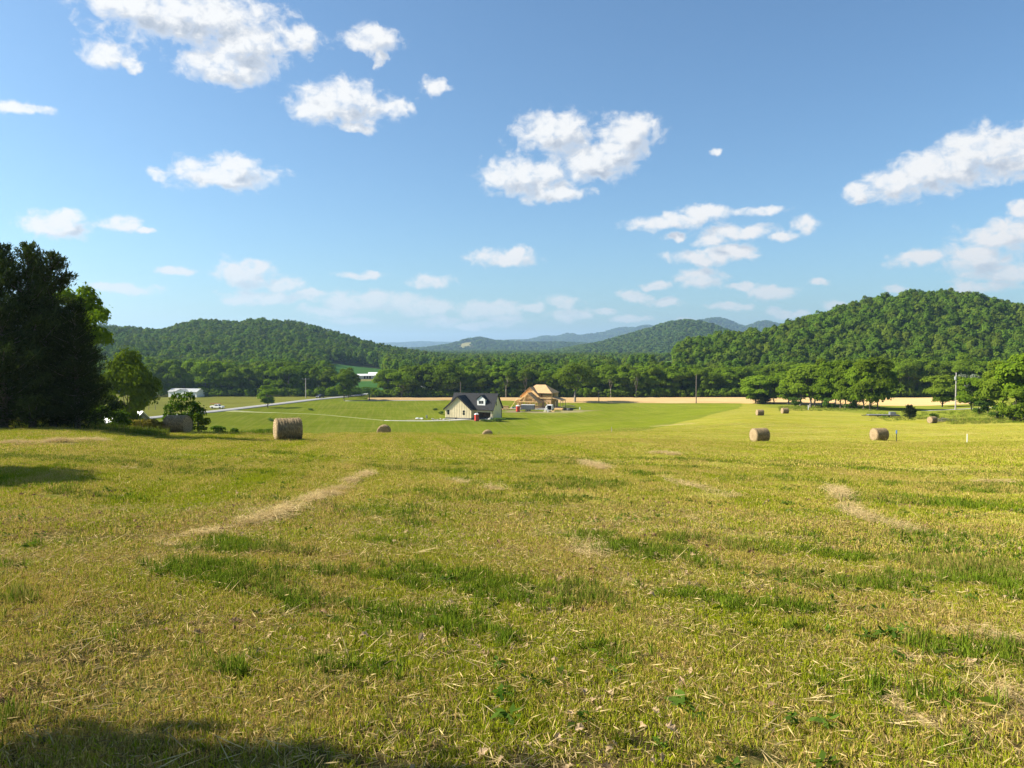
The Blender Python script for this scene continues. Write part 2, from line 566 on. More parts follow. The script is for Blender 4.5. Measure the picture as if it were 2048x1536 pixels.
M['red'] = simple('red_plastic', (0.42, 0.035, 0.02), 0.45, 0.1, 2.0)
M['pole'] = simple('pole_wood', (0.15, 0.115, 0.085), 0.95, 0.3, 2.0)
M['pole_pale'] = simple('pole_pale', (0.34, 0.31, 0.27), 0.95, 0.2, 2.0)
M['steel'] = simple('grey_steel', (0.22, 0.23, 0.24), 0.5, 0.2, 2.0, 0.4)
M['charcoal'] = simple('charcoal_paint', (0.03, 0.032, 0.036), 0.35, 0.1, 2.0)
M['green_paint'] = simple('green_paint', (0.02, 0.12, 0.07), 0.5, 0.1, 2.0)
M['blue'] = simple('blue_tape', (0.05, 0.15, 0.45), 0.5, 0.1, 2.0)
M['chrome'] = simple('chrome', (0.6, 0.6, 0.6), 0.25, 0.05, 2.0, 0.9)
M['rust'] = simple('rust', (0.30, 0.10, 0.04), 0.9, 0.3, 3.0)
m_, N_ = mat('window_glass')
M['glass'] = finish(m_, N_, N_.n('ShaderNodeBsdfPrincipled', {'Base Color': (0.03, 0.035, 0.04, 1), 'Roughness': 0.08}))


def hay_mat():
    m, N = mat('hay')
    co = N.n('ShaderNodeTexCoord').outputs['Object']
    st = N.noise(N.v('MULTIPLY', co, (70, 6, 6)), 1.0, 4.0, 0.6)
    bl = N.noise(co, 5.0, 5.0, 0.65)
    c = N.mix(N.ramp(st, 0.3, 0.7), (0.065, 0.045, 0.022), (0.34, 0.24, 0.115))  # side tones lowered to paint deeper shade on the bale flanks
    c = N.mix(N.m('MULTIPLY', N.ramp(bl, 0.5, 0.75), 0.4), c, (0.55, 0.43, 0.23))
    b = N.n('ShaderNodeBump', {'Height': N.m('ADD', st, bl), 'Strength': 0.7, 'Distance': 0.05})
    return finish(m, N, N.n('ShaderNodeBsdfPrincipled', {'Base Color': c, 'Roughness': 0.95, 'Normal': b}))


def hay_end_mat():
    m, N = mat('hay_end')
    co = N.n('ShaderNodeTexCoord').outputs['Object']
    s = N.n('ShaderNodeSeparateXYZ', {0: co})
    r = N.m('SQRT', N.m('ADD', N.m('POWER', s.outputs[1], 2.0), N.m('POWER', s.outputs[2], 2.0)))
    wob = N.noise(co, 7.0, 4.0, 0.6)
    ring = N.m('SINE', N.m('ADD', N.m('MULTIPLY', r, 55.0), N.m('MULTIPLY', wob, 9.0)))
    c = N.mix(N.ramp(ring, -1, 1), (0.19, 0.13, 0.06), (0.40, 0.29, 0.15))
    c = N.mix(N.ramp(wob, 0.5, 0.75, 0, 0.6), c, (0.50, 0.39, 0.21))
    b = N.n('ShaderNodeBump', {'Height': N.m('ADD', ring, wob), 'Strength': 0.5, 'Distance': 0.04})
    return finish(m, N, N.n('ShaderNodeBsdfPrincipled', {'Base Color': c, 'Roughness': 0.95, 'Normal': b}))


M['hay'] = hay_mat()
M['hay_end'] = hay_end_mat()


def ground_mat():
    m, N = mat('ground_cover')
    pos = N.n('ShaderNodeNewGeometry').outputs['Position']
    base = N.n('ShaderNodeAttribute', attribute_name='tint').outputs['Color']
    hay = N.n('ShaderNodeAttribute', attribute_name='hay').outputs['Fac']
    straw = N.n('ShaderNodeAttribute', attribute_name='straw').outputs['Fac']
    n1 = N.noise(pos, 0.06, 4.0, 0.6)
    n2 = N.noise(pos, 0.8, 4.0, 0.6)
    n3 = N.noise(pos, 14.0, 3.0, 0.7)
    rot = N.n('ShaderNodeVectorRotate', {'Vector': pos, 'Angle': R(-7)}, rotation_type='Z_AXIS').outputs[0]
    warp = N.v('MULTIPLY_ADD', N.n('ShaderNodeTexNoise', {'Vector': pos, 'Scale': 0.03}).outputs['Color'], (14, 14, 0), rot)
    stk = N.noise(N.v('MULTIPLY', warp, (0.035, 0.42, 0.3)), 1.0, 5.0, 0.6)
    stk2 = N.noise(N.v('MULTIPLY', warp, (0.11, 1.7, 0.3)), 1.0, 3.0, 0.6)
    rw = N.noise(N.v('MULTIPLY', N.n('ShaderNodeVectorRotate', {'Vector': pos, 'Angle': R(-9)}, rotation_type='Z_AXIS').outputs[0], (0.85, 0.035, 0.0)), 1.0, 3.0, 0.6)
    c = N.v('MULTIPLY', base, N.ramp(n1, 0.3, 0.7, 0.86, 1.14, False))
    c = N.mix(N.m('MULTIPLY', N.ramp(rw, 0.45, 0.62), N.m('MULTIPLY', hay, 0.45)), c, (0.33, 0.275, 0.075))
    green = N.v('MULTIPLY', c, (0.70, 0.92, 0.62))
    c = N.mix(N.m('MULTIPLY', N.ramp(n2, 0.42, 0.68), N.m('MULTIPLY_ADD', hay, 0.5, 0.15)), c, green)
    c = N.mix(N.m('MULTIPLY', N.ramp(stk, 0.50, 0.66), N.m('MULTIPLY', hay, 0.55)), c, (0.285, 0.245, 0.075))
    c = N.mix(N.m('MULTIPLY', N.ramp(stk2, 0.60, 0.70), N.m('MULTIPLY', hay, 0.55)), c, (0.38, 0.31, 0.125))
    stk3 = N.noise(N.v('MULTIPLY', warp, (0.02, 0.25, 0.3)), 1.7, 4.0, 0.6)
    c = N.mix(N.m('MULTIPLY', N.ramp(stk3, 0.5, 0.62), N.m('MULTIPLY', hay, 0.6)), c, (0.16, 0.175, 0.016))
    c = N.mix(N.m('MULTIPLY', straw, N.ramp(n3, 0.3, 0.65, 0.25, 0.8)), c, (0.42, 0.315, 0.15))
    c = N.v('MULTIPLY', c, N.ramp(n3, 0.25, 0.75, 0.62, 1.38, False))
    b = N.n('ShaderNodeBump', {'Height': N.m('ADD', N.m('MULTIPLY', n3, 0.5), n2), 'Strength': 0.5, 'Distance': 0.12})
    return finish(m, N, N.n('ShaderNodeBsdfDiffuse', {'Color': c, 'Roughness': 0.9, 'Normal': b}))


def wheat_mat():
    m, N = mat('ripe_wheat')
    pos = N.n('ShaderNodeNewGeometry').outputs['Position']
    n = N.noise(N.v('MULTIPLY', pos, (0.06, 0.5, 1)), 1.0, 5.0, 0.6)
    n2 = N.noise(pos, 3.0, 3.0, 0.6)
    c = N.mix(N.ramp(n, 0.35, 0.65), (0.43, 0.28, 0.12), (0.50, 0.345, 0.165))
    c = N.v('MULTIPLY', c, N.ramp(n2, 0.3, 0.7, 0.85, 1.15, False))
    b = N.n('ShaderNodeBump', {'Height': n2, 'Strength': 0.4, 'Distance': 0.1})
    return finish(m, N, N.n('ShaderNodeBsdfDiffuse', {'Color': c, 'Roughness': 0.9, 'Normal': b}))


def blade_mat(name, g1_, g2_, s1, s2, strawness):
    m, N = mat(name)
    geo = N.n('ShaderNodeNewGeometry')
    isl = geo.outputs['Random Per Island']
    pos = geo.outputs['Position']
    n1 = N.noise(pos, 0.9, 4.0, 0.6)
    n0 = N.noise(pos, 0.11, 3.0, 0.6)
    g = N.mix(N.m('FRACT', N.m('MULTIPLY', isl, 13.7)), g1_, g2_)
    s = N.mix(N.m('FRACT', N.m('MULTIPLY', isl, 31.1)), s1, s2)
    rw = N.noise(N.v('MULTIPLY', N.n('ShaderNodeVectorRotate', {'Vector': pos, 'Angle': R(-9)}, rotation_type='Z_AXIS').outputs[0], (0.85, 0.035, 0.0)), 1.0, 3.0, 0.6)
    f = isl
    for nn, kk in ((rw, 1.7), (n1, 1.2), (n0, 1.5)):
        f = N.m('ADD', f, N.m('MULTIPLY', N.m('SUBTRACT', nn, 0.5), kk))
    c = N.mix(N.ramp(f, 1 - strawness - 0.09, 1 - strawness + 0.09), g, s)
    d = N.n('ShaderNodeBsdfDiffuse', {'Color': c})
    t = N.n('ShaderNodeBsdfTranslucent', {'Color': c})
    return finish(m, N, N.n('ShaderNodeMixShader', {0: 0.27, 1: d, 2: t}))


M['ground'] = ground_mat()
M['wheat'] = wheat_mat()
M['blade'] = blade_mat('grass_blades', (0.16, 0.225, 0.008), (0.335, 0.345, 0.020), (0.56, 0.43, 0.135), (0.37, 0.26, 0.065), 0.47)
M['blade_green'] = blade_mat('lush_blades', (0.065, 0.125, 0.010), (0.165, 0.22, 0.018), (0.32, 0.27, 0.07), (0.22, 0.20, 0.045), 0.2)
M['strawstem'] = blade_mat('straw_stems', (0.50, 0.38, 0.17), (0.58, 0.45, 0.22), (0.52, 0.38, 0.18), (0.34, 0.24, 0.11), 0.45)
M['thatch'] = blade_mat('thatch_stems', (0.40, 0.29, 0.12), (0.56, 0.43, 0.20), (0.30, 0.20, 0.08), (0.20, 0.13, 0.055), 0.5)
M['deadleaf'] = blade_mat('dead_leaves', (0.30, 0.19, 0.09), (0.46, 0.33, 0.19), (0.16, 0.085, 0.04), (0.50, 0.39, 0.25), 0.5)

# ------------------------------------------------------------------ terrain sheet
STRAW = [  # remains of the windrows: polyline of (px, py) on the near slope, half width in m, strength
    ([(735, 952), (690, 972), (640, 998), (585, 1020), (520, 1047)], 0.21, 0.9), ([(520, 1047), (440, 1066), (390, 1080)], 0.25, 0.5), ([(350, 1095), (320, 1103)], 0.3, 0.4),
    ([(1668, 968), (1690, 1000), (1700, 1020), (1745, 1047)], 0.17, 0.85), ([(1745, 1047), (1830, 1068), (1930, 1090)], 0.2, 0.6),
    ([(1140, 1085), (1200, 1128), (1300, 1185)], 0.10, 0.75), ([(1140, 918), (1175, 930), (1210, 942)], 0.2, 0.8),
    ([(1790, 1400), (1850, 1440), (1900, 1475)], 0.10, 1.0), ([(1760, 1300), (1880, 1345), (2000, 1400), (2080, 1440)], 0.11, 0.75),
    ([(0, 889), (90, 889), (210, 883)], 0.7, 0.8), ([(1320, 955), (1400, 980), (1470, 1000)], 0.13, 0.6),
    ([(1950, 967), (2030, 970)], 0.18, 0.9), ([(900, 965), (1000, 985)], 0.14, 0.5), ([(180, 925), (240, 940)], 0.3, 0.45),
    ([(1920, 1270), (2060, 1310)], 0.12, 0.8), ([(1060, 1195), (1160, 1205)], 0.07, 0.6),
    ([(1290, 908), (1360, 912)], 0.5, 0.7), ([(1100, 873), (1145, 877)], 0.9, 0.8), ([(1320, 852), (1390, 847)], 3.0, 0.8),
]


def near_ground(px, py):
    """where the ray of a spot on the near slope meets it"""
    t = (py - 700) / F
    u = (px - 1024) / F
    lo, hi = 1.0, 190.0
    ds = np.linspace(lo, hi, 4000)
    z = gz(u * ds, ds)
    k = np.argmax(-z / ds < t)
    d = ds[k] if k > 0 else 70.0
    return u * d, d


def seg_dist(x, y, pts):
    best = np.full(np.shape(x), 1e9)
    for (ax, ay), (bx, by) in zip(pts[:-1], pts[1:]):
        dx, dy = bx - ax, by - ay
        t = np.clip(((x - ax) * dx + (y - ay) * dy) / (dx * dx + dy * dy + 1e-9), 0, 1)
        best = np.minimum(best, np.hypot(x - ax - t * dx, y - ay - t * dy))
    return best


STRAW_W = [([near_ground(*p) for p in pts], w, s) for pts, w, s in STRAW]


def vnoise(x, y, s, seed=0):
    """cheap value noise"""
    x = x / s + 100.3 + seed * 17.1
    y = y / s + 57.7 + seed * 9.3
    xi, yi = np.floor(x).astype(int), np.floor(y).astype(int)
    fx, fy = x - xi, y - yi
    fx, fy = fx * fx * (3 - 2 * fx), fy * fy * (3 - 2 * fy)

    def h(a, b):
        v = np.sin(a * 127.1 + b * 311.7 + seed * 3.3) * 43758.5453
        return v - np.floor(v)
    return (h(xi, yi) * (1 - fx) + h(xi + 1, yi) * fx) * (1 - fy) + (h(xi, yi + 1) * (1 - fx) + h(xi + 1, yi + 1) * fx) * fy


def straw_at(x, y):
    s = np.zeros(np.shape(x))
    for pts, w, k in STRAW_W:
        d = seg_dist(x, y, pts) + (vnoise(x, y, w * 1.3, 3) - 0.5) * w * 1.5 + (vnoise(x, y, w * .4, 5) - .5) * w * .8
        s = np.maximum(s, k * (1 - smooth((d - w * 0.25) / (w * 0.6))))
    return s


GREEN_EDGE_X = [700, 900, 1250, 1330, 1400, 1450, 1480, 1500]        # lush lawn starts beyond this depth, by column
GREEN_EDGE_D = [150, 150, 150, 165, 195, 230, 262, 420]


def tints(x, y):
    d = np.maximum(y, 0.1)
    px = 1024 + F * np.clip(x / d, -3, 3)
    n = len(x)
    t = np.tile(np.array([0.225, 0.205, 0.022]), (n, 1))
    hay = np.ones(n)
    jit = (vnoise(x, y, 9, 1) - .5) * 8

    def put(mask, col, h=0.0):
        nonlocal t, hay
        mk = np.clip(mask, 0, 1)[:, None]
        t = t * (1 - mk) + np.array(col) * mk
        hay = hay * (1 - mk[:, 0]) + h * mk[:, 0]
    # near hay slope gives way to the green lawn of the building plots
    edge = np.interp(px, [0, 450, 700, 900, 1100, 1250, 1330, 1400, 1450, 1480, 1510], [96, 96, 128, 140, 130, 140, 172, 205, 245, 275, 500])
    put(smooth((d - edge + jit) / 5) * (d < 420), (0.136, 0.163, 0.009), 0.38)
    put(smooth((d - edge + jit) / 5) * (1 - smooth((d - edge - 20 + jit * 2) / 20)) * 0.35 * (d < 420), (0.11, 0.125, 0.02), 0.2)
    for (cx_, cy_, rx_, ry_, st_) in DIRT:
        q_ = np.hypot((x - cx_) / rx_, (y - cy_) / ry_) + (vnoise(x, y, 3.0, 41) - .5) * .9
        put(st_ * (1 - smooth((q_ - .65) / .35)), (0.27, 0.215, 0.12), 0)
    # pasture beyond the road on the left
    road_x = np.interp(d, [200, 232, 262, 292, 324, 364, 383, 419], [-148, -134, -122, -110, -101, -90, -80, -71])
    put(((x < road_x) & (d > 205) & (d < 420)).astype(float), (0.19, 0.185, 0.035), 0.15)
    # rough grass on the right beyond the hay
    re = np.interp(px, [1480, 1560, 1700, 1800, 1900, 2048, 2200], [310, 268, 216, 190, 170, 150, 140])
    put(smooth((d - re + jit * 1.2) / 18) * smooth((px - 1490) / 60) * (d < 420), (0.142, 0.160, 0.018), 0.25)
    # woods floor
    put(((d > 400) | ((d > 376) & (px > 742))).astype(float), (0.045, 0.055, 0.02), 0)
    # open fields beyond the trees
    for (x0, x1, d0, d1, col) in CLEAR:
        put(((px > x0) & (px < x1) & (d > d0) & (d < d1)).astype(float), col, 0)
    # behind the camera
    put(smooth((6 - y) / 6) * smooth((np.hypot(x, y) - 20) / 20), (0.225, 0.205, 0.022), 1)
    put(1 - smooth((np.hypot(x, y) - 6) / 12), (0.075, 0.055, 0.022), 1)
    return t, hay


DIRT = [(0.5, 290, 4.5, 5, .9), (12, 286, 14, 5.5, .8), (24, 293, 8, 6, .7), (-18, 255, 10, 3.4, .55), (-32, 256, 5, 3, .6), (-10, 252, 5, 3, .6)]
CLEAR = [  # open ground among the woods: px range, depth range, colour
    (655, 768, 405, 760, (0.055, 0.13, 0.03)), (712, 772, 560, 640, (0.20, 0.19, 0.07)), (820, 866, 560, 700, (0.26, 0.23, 0.05)),
    (1090, 1125, 640, 800, (0.28, 0.20, 0.09)), (1225, 1352, 640, 930, (0.085, 0.15, 0.035)), (985, 1006, 600, 760, (0.17, 0.19, 0.05)),
    (880, 906, 620, 700, (0.15, 0.16, 0.05)), (1285, 1312, 1200, 1330, (0.2, 0.21, 0.06)), (915, 945, 3880, 4190, (0.24, 0.21, 0.08)),
    (955, 985, 4100, 4330, (0.24, 0.20, 0.08)), (1478, 1516, 455, 500, (0.12, 0.14, 0.04)), (905, 930, 3700, 3850, (0.22, 0.21, 0.08)),
]


def build_terrain():
    fine = np.radians(np.arange(-42, 42.01, 0.17))
    coarse = np.radians(np.arange(46, 316, 6.0))
    A = np.concatenate([fine, coarse])
    r = [1.2]
    while r[-1] < 60:
        r.append(r[-1] * 1.022)
    while r[-1] < 205:
        r.append(r[-1] * 1.013)
    while r[-1] < 440:
        r.append(r[-1] + 2.2)
    while r[-1] < 14000:
        r.append(r[-1] * 1.018)
    r = np.array(r)
    RR, AA = np.meshgrid(r, A, indexing='ij')
    x = (RR * np.sin(AA)).ravel()
    y = (RR * np.cos(AA)).ravel()
    z = gz(x, y)
    nA = len(A)
    i = np.arange(len(r) - 1)[:, None] * nA
    j = np.arange(nA)[None, :]
    jn = (np.arange(nA) + 1)[None, :] % nA
    faces = np.stack([i + j, i + jn, i + nA + jn, i + nA + j], -1).reshape(-1, 4)[:, ::-1]
    c = len(x)
    verts = np.column_stack([np.append(x, 0), np.append(y, 0), np.append(z, -1.6)])
    me = mesh_np('terrain', verts, faces, True)
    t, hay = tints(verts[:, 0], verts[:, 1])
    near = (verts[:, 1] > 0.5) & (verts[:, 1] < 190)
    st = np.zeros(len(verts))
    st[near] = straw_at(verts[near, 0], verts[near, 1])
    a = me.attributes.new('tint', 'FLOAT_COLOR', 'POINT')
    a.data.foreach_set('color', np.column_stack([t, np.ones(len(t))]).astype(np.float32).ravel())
    a = me.attributes.new('hay', 'FLOAT', 'POINT')
    a.data.foreach_set('value', hay.astype(np.float32))
    a = me.attributes.new('straw', 'FLOAT', 'POINT')
    a.data.foreach_set('value', st.astype(np.float32))
    o = obj('terrain', me, M['ground'])
    return structure(o, 'grassy hillside falling to a flat green valley')


build_terrain()


def sheet(name, pts, mt, lift, width=None, step=3.0):
    """a road or path: ribbon along pts laid on the ground"""
    p = np.array(pts, float)
    seg = np.hypot(*np.diff(p, axis=0).T)
    s = np.concatenate([[0], np.cumsum(seg)])
    t = np.arange(0, s[-1], step)
    c = np.column_stack([np.interp(t, s, p[:, 0]), np.interp(t, s, p[:, 1])])
    k = np.ones(9) / 9
    c = np.column_stack([np.convolve(np.pad(c[:, q], 4, mode='reflect', reflect_type='odd'), k, 'valid') for q in (0, 1)])
    d = np.gradient(c, axis=0)
    d /= np.linalg.norm(d, axis=1)[:, None]
    nrm = np.column_stack([-d[:, 1], d[:, 0]])
    cols = np.linspace(-.5, .5, 5)
    w = np.interp(t, s, width) if hasattr(width, '__len__') else np.full(len(t), width)
    V = []
    for q in cols:
        e = c + nrm * (w * q)[:, None]
        V.append(np.column_stack([e, gz(e[:, 0], e[:, 1]) + lift]))
    V = np.stack(V, 1).reshape(-1, 3)
    n = len(c)
    i = np.arange(n - 1)[:, None] * 5 + np.arange(4)[None, :]
    f = np.stack([i, i + 1, i + 6, i + 5], -1).reshape(-1, 4)[:, ::-1]
    me = mesh_np(name, V, f, True)
    o = obj(name, me, mt)
    so_ = o.modifiers.new('thickness', 'SOLIDIFY')
    so_.thickness = 0.25
    so_.offset = -1
    return structure(o)


sheet('road', [(-160, 175), (-148, 200), (-134, 232), (-122, 262), (-110, 292), (-101, 324), (-90, 364), (-80, 383), (-71, 419), (-60, 470), (-52, 520)],
      M['asphalt'], 0.16, 6.4)


def fl(px, py):
    d = -FLOOR * F / (py - 700)
    return ((px - 1024) / F * d, d)


sheet('field_track', [fl(452, 821.5), fl(500, 824.5), fl(560, 826), fl(640, 829), fl(700, 835), fl(770, 841.5)], M['track'], 0.05, [6, 3, .9, .7, .7, .9], 2.0)
sheet('driveway', [fl(768, 841.4), fl(830, 842.8), fl(900, 841.8), fl(945, 838.5), fl(966, 833.8)], M['concrete'], 0.10, [.8, 1.6, 2.6, 5, 5.2], 2.0)
sheet('gravel_lane', [at(1850, 236)[:2], at(1920, 238)[:2], at(2000, 240)[:2], at(2090, 244)[:2]], M['concrete'], 0.10, 3.0)
sheet('field_lane', [fl(690, 802.0), fl(760, 801.5), fl(900, 800.8)], M['asphalt'], 0.08, 2.5)


def wheat_field():
    px = np.arange(735, 1990, 5.0)
    dn = np.interp(px, [735, 1000, 1120, 1160, 1480, 1600, 1720, 1800, 1900, 1990], [354, 352, 338, 336, 333, 318, 302, 294, 290, 290])
    df = np.interp(px, [735, 1100, 1500, 1990], [370, 372, 374, 372])
    V = []
    rows = np.linspace(0, 1, 14)
    for t in rows:
        d = dn + (df - dn) * t + (np.sin(px * .05) * 0.8 if t == 0 else 0)
        x = (px - 1024) / F * d
        h = 0.0 if t in (0, 1) else 0.35
        V.append(np.column_stack([x, d, gz(x, d) + 0.03 + h]))
    V = np.stack(V, 1).reshape(-1, 3)
    n = len(px)
    R_ = len(rows)
    i = np.arange(n - 1)[:, None] * R_ + np.arange(R_ - 1)[None, :]
    f = np.stack([i, i + R_, i + R_ + 1, i + 1], -1).reshape(-1, 4)
    o = obj('wheat_field', mesh_np('wheat_field', V, f, True), M['wheat'])
    structure(o, 'strip of ripe tan wheat before the tree line')


wheat_field()


# ------------------------------------------------------------------ vegetation meshes
def leaf_quads(P, size, nrm_bias=None, aspect=0.6, spread=1.0, along=None):
    """one small leaf-shaped face at each point"""
    n = len(P)
    nr = rng.normal(size=(n, 3))
    if nrm_bias is not None:
        nr = nr * spread + nrm_bias
    nr /= np.linalg.norm(nr, axis=1)[:, None] + 1e-9
    a = along if along is not None else rng.normal(size=(n, 3))
    a = a - nr * (a * nr).sum(1)[:, None]
    a /= np.linalg.norm(a, axis=1)[:, None] + 1e-9
    b = np.cross(nr, a)
    s = (size * rng.uniform(.65, 1.35, n))[:, None]
    a = a * s * .5
    b = b * s * .5 * aspect
    V = np.stack([P - a, P - b * 1.0 + a * .1, P + a, P + b + a * .1], 1).reshape(-1, 3)
    Fc = np.arange(n * 4).reshape(-1, 4)
    return V, Fc


def crown_points(n, H, base, rx, nl, lobe=0.36, top=0.55, seed=0):
    """points in a crown built of many unequal lobes"""
    g = np.random.default_rng(seed)
    hz = (H - base) / 2
    zc = base + hz
    dirs = g.normal(size=(nl, 3))
    dirs /= np.linalg.norm(dirs, axis=1)[:, None]
    rad = g.uniform(.35, .80, nl) ** .7
    C = dirs * rad[:, None] * np.array([rx, rx, hz])
    # widest a little below the middle
    C[:, 2] += hz * 0.05
    lr = rx * lobe * g.uniform(.65, 1.25, nl)
    k = g.choice(nl, n, p=lr ** 2 / (lr ** 2).sum())
    dv = g.normal(size=(n, 3))
    dv /= np.linalg.norm(dv, axis=1)[:, None]
    dv[:, 2] = np.where(dv[:, 2] < -0.35, -dv[:, 2], dv[:, 2])
    rr = g.uniform(.45, 1.0, n) ** .55 * (1 + 0.25 * g.normal(size=n) * (g.random(n) < .25))
    P = C[k] + dv * (lr[k] * rr)[:, None] * np.array([1.05, 1.05, .78])
    P[:, 2] += zc
    P[:, 2] = np.maximum(P[:, 2], base * .75)
    return P, dv, C + np.array([0, 0, zc])


def limbs(mb, H, base, r0, C, seed, fork=1):
    g = random.Random(seed)
    lean = [g.uniform(-.3, .3) for _ in range(2)]
    forks = []
    fz = base * 1.0
    mb.tube([(0, 0, -.4), (0, 0, 0.25), (lean[0] * .3, lean[1] * .3, fz * .5), (lean[0], lean[1], fz)], [r0 * 1.5, r0 * 1.1, r0 * .95, r0 * .8], 7)
    for i in range(fork):
        an = 2 * math.pi * i / fork + g.random()
        s = 0.0 if fork == 1 else H * .12
        tip = Vector((lean[0] + s * math.cos(an), lean[1] + s * math.sin(an) * .5, base + (H - base) * .55))
        mid = Vector((lean[0] + s * .55 * math.cos(an), lean[1], base + (H - base) * .25))
        mb.tube([(lean[0], lean[1], fz - .1), mid, tip], [r0 * .75 / fork ** .4, r0 * .5, r0 * .2], 6)
        forks.append((Vector((lean[0], lean[1], fz)), mid, tip))
    for c in C:
        a, b, t = g.choice(forks)
        s = a.lerp(b, g.uniform(.1, 1)) if g.random() < .6 else b.lerp(t, g.uniform(0, .8))
        e = Vector(c)
        m = s.lerp(e, .5) + Vector((0, 0, -abs(e.z - s.z) * .12))
        mb.tube([s, m, e], [r0 * .32, r0 * .2, r0 * .06], 5)


def tree_meshes(name, seed, H, base, rx, nl, n, size, r0=.28, fork=1, lobe=.36):
    P, dv, C = crown_points(n, H, base, rx, nl, lobe, seed=seed)
    cen = np.array([0, 0, base + (H - base) * .42])
    ov_ = (P - cen) / np.array([rx, rx, (H - base) * .5])
    ov_ /= np.linalg.norm(ov_, axis=1)[:, None] + .2
    V, Fc = leaf_quads(P, size, ov_ * 1.0 + dv * .8 + np.array([0, 0, .15]), .75, 0.5)
    crown = mesh_np(name + '_crown', V, Fc)
    mb = MB()
    limbs(mb, H, base, r0, C[:max(6, nl // 2)], seed, fork)
    return mb.mesh(name + '_trunk', True), crown


def place_tree(meshes, name, label, cat, loc, group=None, scale=1.0, rz=None, mats=None, tmat=None):
    t = thing(name, label, cat, loc, rng.uniform(0, 6.28) if rz is None else rz, group, scale)
    tr, cr = meshes
    if not tr.materials:
        tr.materials.append(tmat or M['bark'])
    if not cr.materials:
        cr.materials.append(mats or M['leaf'])
    obj('trunk', tr, None, t)
    obj('crown', cr, None, t)
    return t


VAR = [tree_meshes('round_broadleaf', 11, 15, 1.2, 5.6, 26, 7000, .66, .30),
       tree_meshes('tall_broadleaf', 12, 15, 1.2, 4.6, 24, 6400, .64, .28),
       tree_meshes('wide_broadleaf', 13, 15, 2.2, 6.8, 30, 8000, .66, .34, 2),
       tree_meshes('oval_broadleaf', 14, 15, .7, 5.0, 28, 7200, .66, .26),
       tree_meshes('open_broadleaf', 15, 15, 2.6, 5.8, 20, 5200, .64, .26, 2, .33),
       tree_meshes('low_broadleaf', 16, 15, .4, 5.8, 30, 8000, .66, .28)]
for k_, (tr_, cr_) in enumerate(VAR):
    tr_.materials.append(M['bark_pale'] if k_ in (2, 4) else M['bark'])
    cr_.materials.append(M['leaf'])


def copy_me(meshes, leafm):
    a, b = meshes
    b2 = b.copy()
    b2.materials.clear()
    b2.materials.append(leafm)
    return a, b2


VARB = [copy_me(v, M['leaf_bright']) for v in VAR]


# --------------------------------------------------------------- scatter of uncountable things
def unlinked(name, me, mt):
    if not me.materials:
        me.materials.append(mt)
    return bpy.data.objects.new(name, me)


def scatter(name, label, cat, P, scl, protos, tilt=0.0, rz=None, structure_kind='stuff'):
    """many small instances on points (geometry nodes)"""
    n = len(P)
    col = bpy.data.collections.new(name + '_source')
    for p in protos:
        col.objects.link(p)
    me = bpy.data.meshes.new(name)
    me.vertices.add(n)
    me.vertices.foreach_set('co', np.asarray(P, np.float32).ravel())
    rot = np.column_stack([rng.normal(0, tilt, n), rng.normal(0, tilt, n), rng.uniform(0, 6.283, n) if rz is None else rz])
    a = me.attributes.new('rot', 'FLOAT_VECTOR', 'POINT')
    a.data.foreach_set('vector', rot.astype(np.float32).ravel())
    a = me.attributes.new('scl', 'FLOAT_VECTOR', 'POINT')
    s3 = np.asarray(scl, np.float32)
    if s3.ndim == 1:
        s3 = np.repeat(s3[:, None], 3, 1)
    a.data.foreach_set('vector', s3.astype(np.float32).ravel())
    a = me.attributes.new('pick', 'INT', 'POINT')
    a.data.foreach_set('value', rng.integers(0, len(protos), n).astype(np.int32))
    o = obj(name, me)
    g = bpy.data.node_groups.new(name + '_nodes', 'GeometryNodeTree')
    g.interface.new_socket('Geometry', in_out='INPUT', socket_type='NodeSocketGeometry')
    g.interface.new_socket('Geometry', in_out='OUTPUT', socket_type='NodeSocketGeometry')
    gi, go = g.nodes.new('NodeGroupInput'), g.nodes.new('NodeGroupOutput')
    ci = g.nodes.new('GeometryNodeCollectionInfo')
    ci.inputs['Collection'].default_value = col
    ci.inputs['Separate Children'].default_value = True
    ci.inputs['Reset Children'].default_value = True
    ip = g.nodes.new('GeometryNodeInstanceOnPoints')
    ip.inputs['Pick Instance'].default_value = True

    def attr(nm, dt):
        k = g.nodes.new('GeometryNodeInputNamedAttribute')
        k.data_type = dt
        k.inputs['Name'].default_value = nm
        return [s for s in k.outputs if s.enabled and s.name == 'Attribute'][0]
    L = g.links.new
    L(gi.outputs[0], ip.inputs['Points'])
    L(ci.outputs[0], ip.inputs['Instance'])
    L(attr('pick', 'INT'), ip.inputs['Instance Index'])
    e2r = g.nodes.new('FunctionNodeEulerToRotation')
    L(attr('rot', 'FLOAT_VECTOR'), e2r.inputs[0])
    L(e2r.outputs[0], ip.inputs['Rotation'])
    L(attr('scl', 'FLOAT_VECTOR'), ip.inputs['Scale'])
    L(ip.outputs[0], go.inputs[0])
    md = o.modifiers.new('scatter', 'NODES')
    md.node_group = g
    o['label'] = label
    o['category'] = cat
    o['kind'] = structure_kind
    return o


# --------------------------------------------------------------- far woods
def forest_proto(seed, H, base, rx, nl, n, size, mt):
    P, dv, C = crown_points(n, H, base, rx, nl, .40, seed=seed)
    cen = np.array([0, 0, base + (H - base) * .40])
    ov_ = (P - cen) / np.array([rx, rx, (H - base) * .5])
    ov_ /= np.linalg.norm(ov_, axis=1)[:, None] + .2
    V, Fc = leaf_quads(P, size, ov_ * 1.3 + dv * .7 + np.array([0, 0, .1]), .85, .35)
    return unlinked('woodland_tree', mesh_np('woodland_tree', V, Fc), mt)


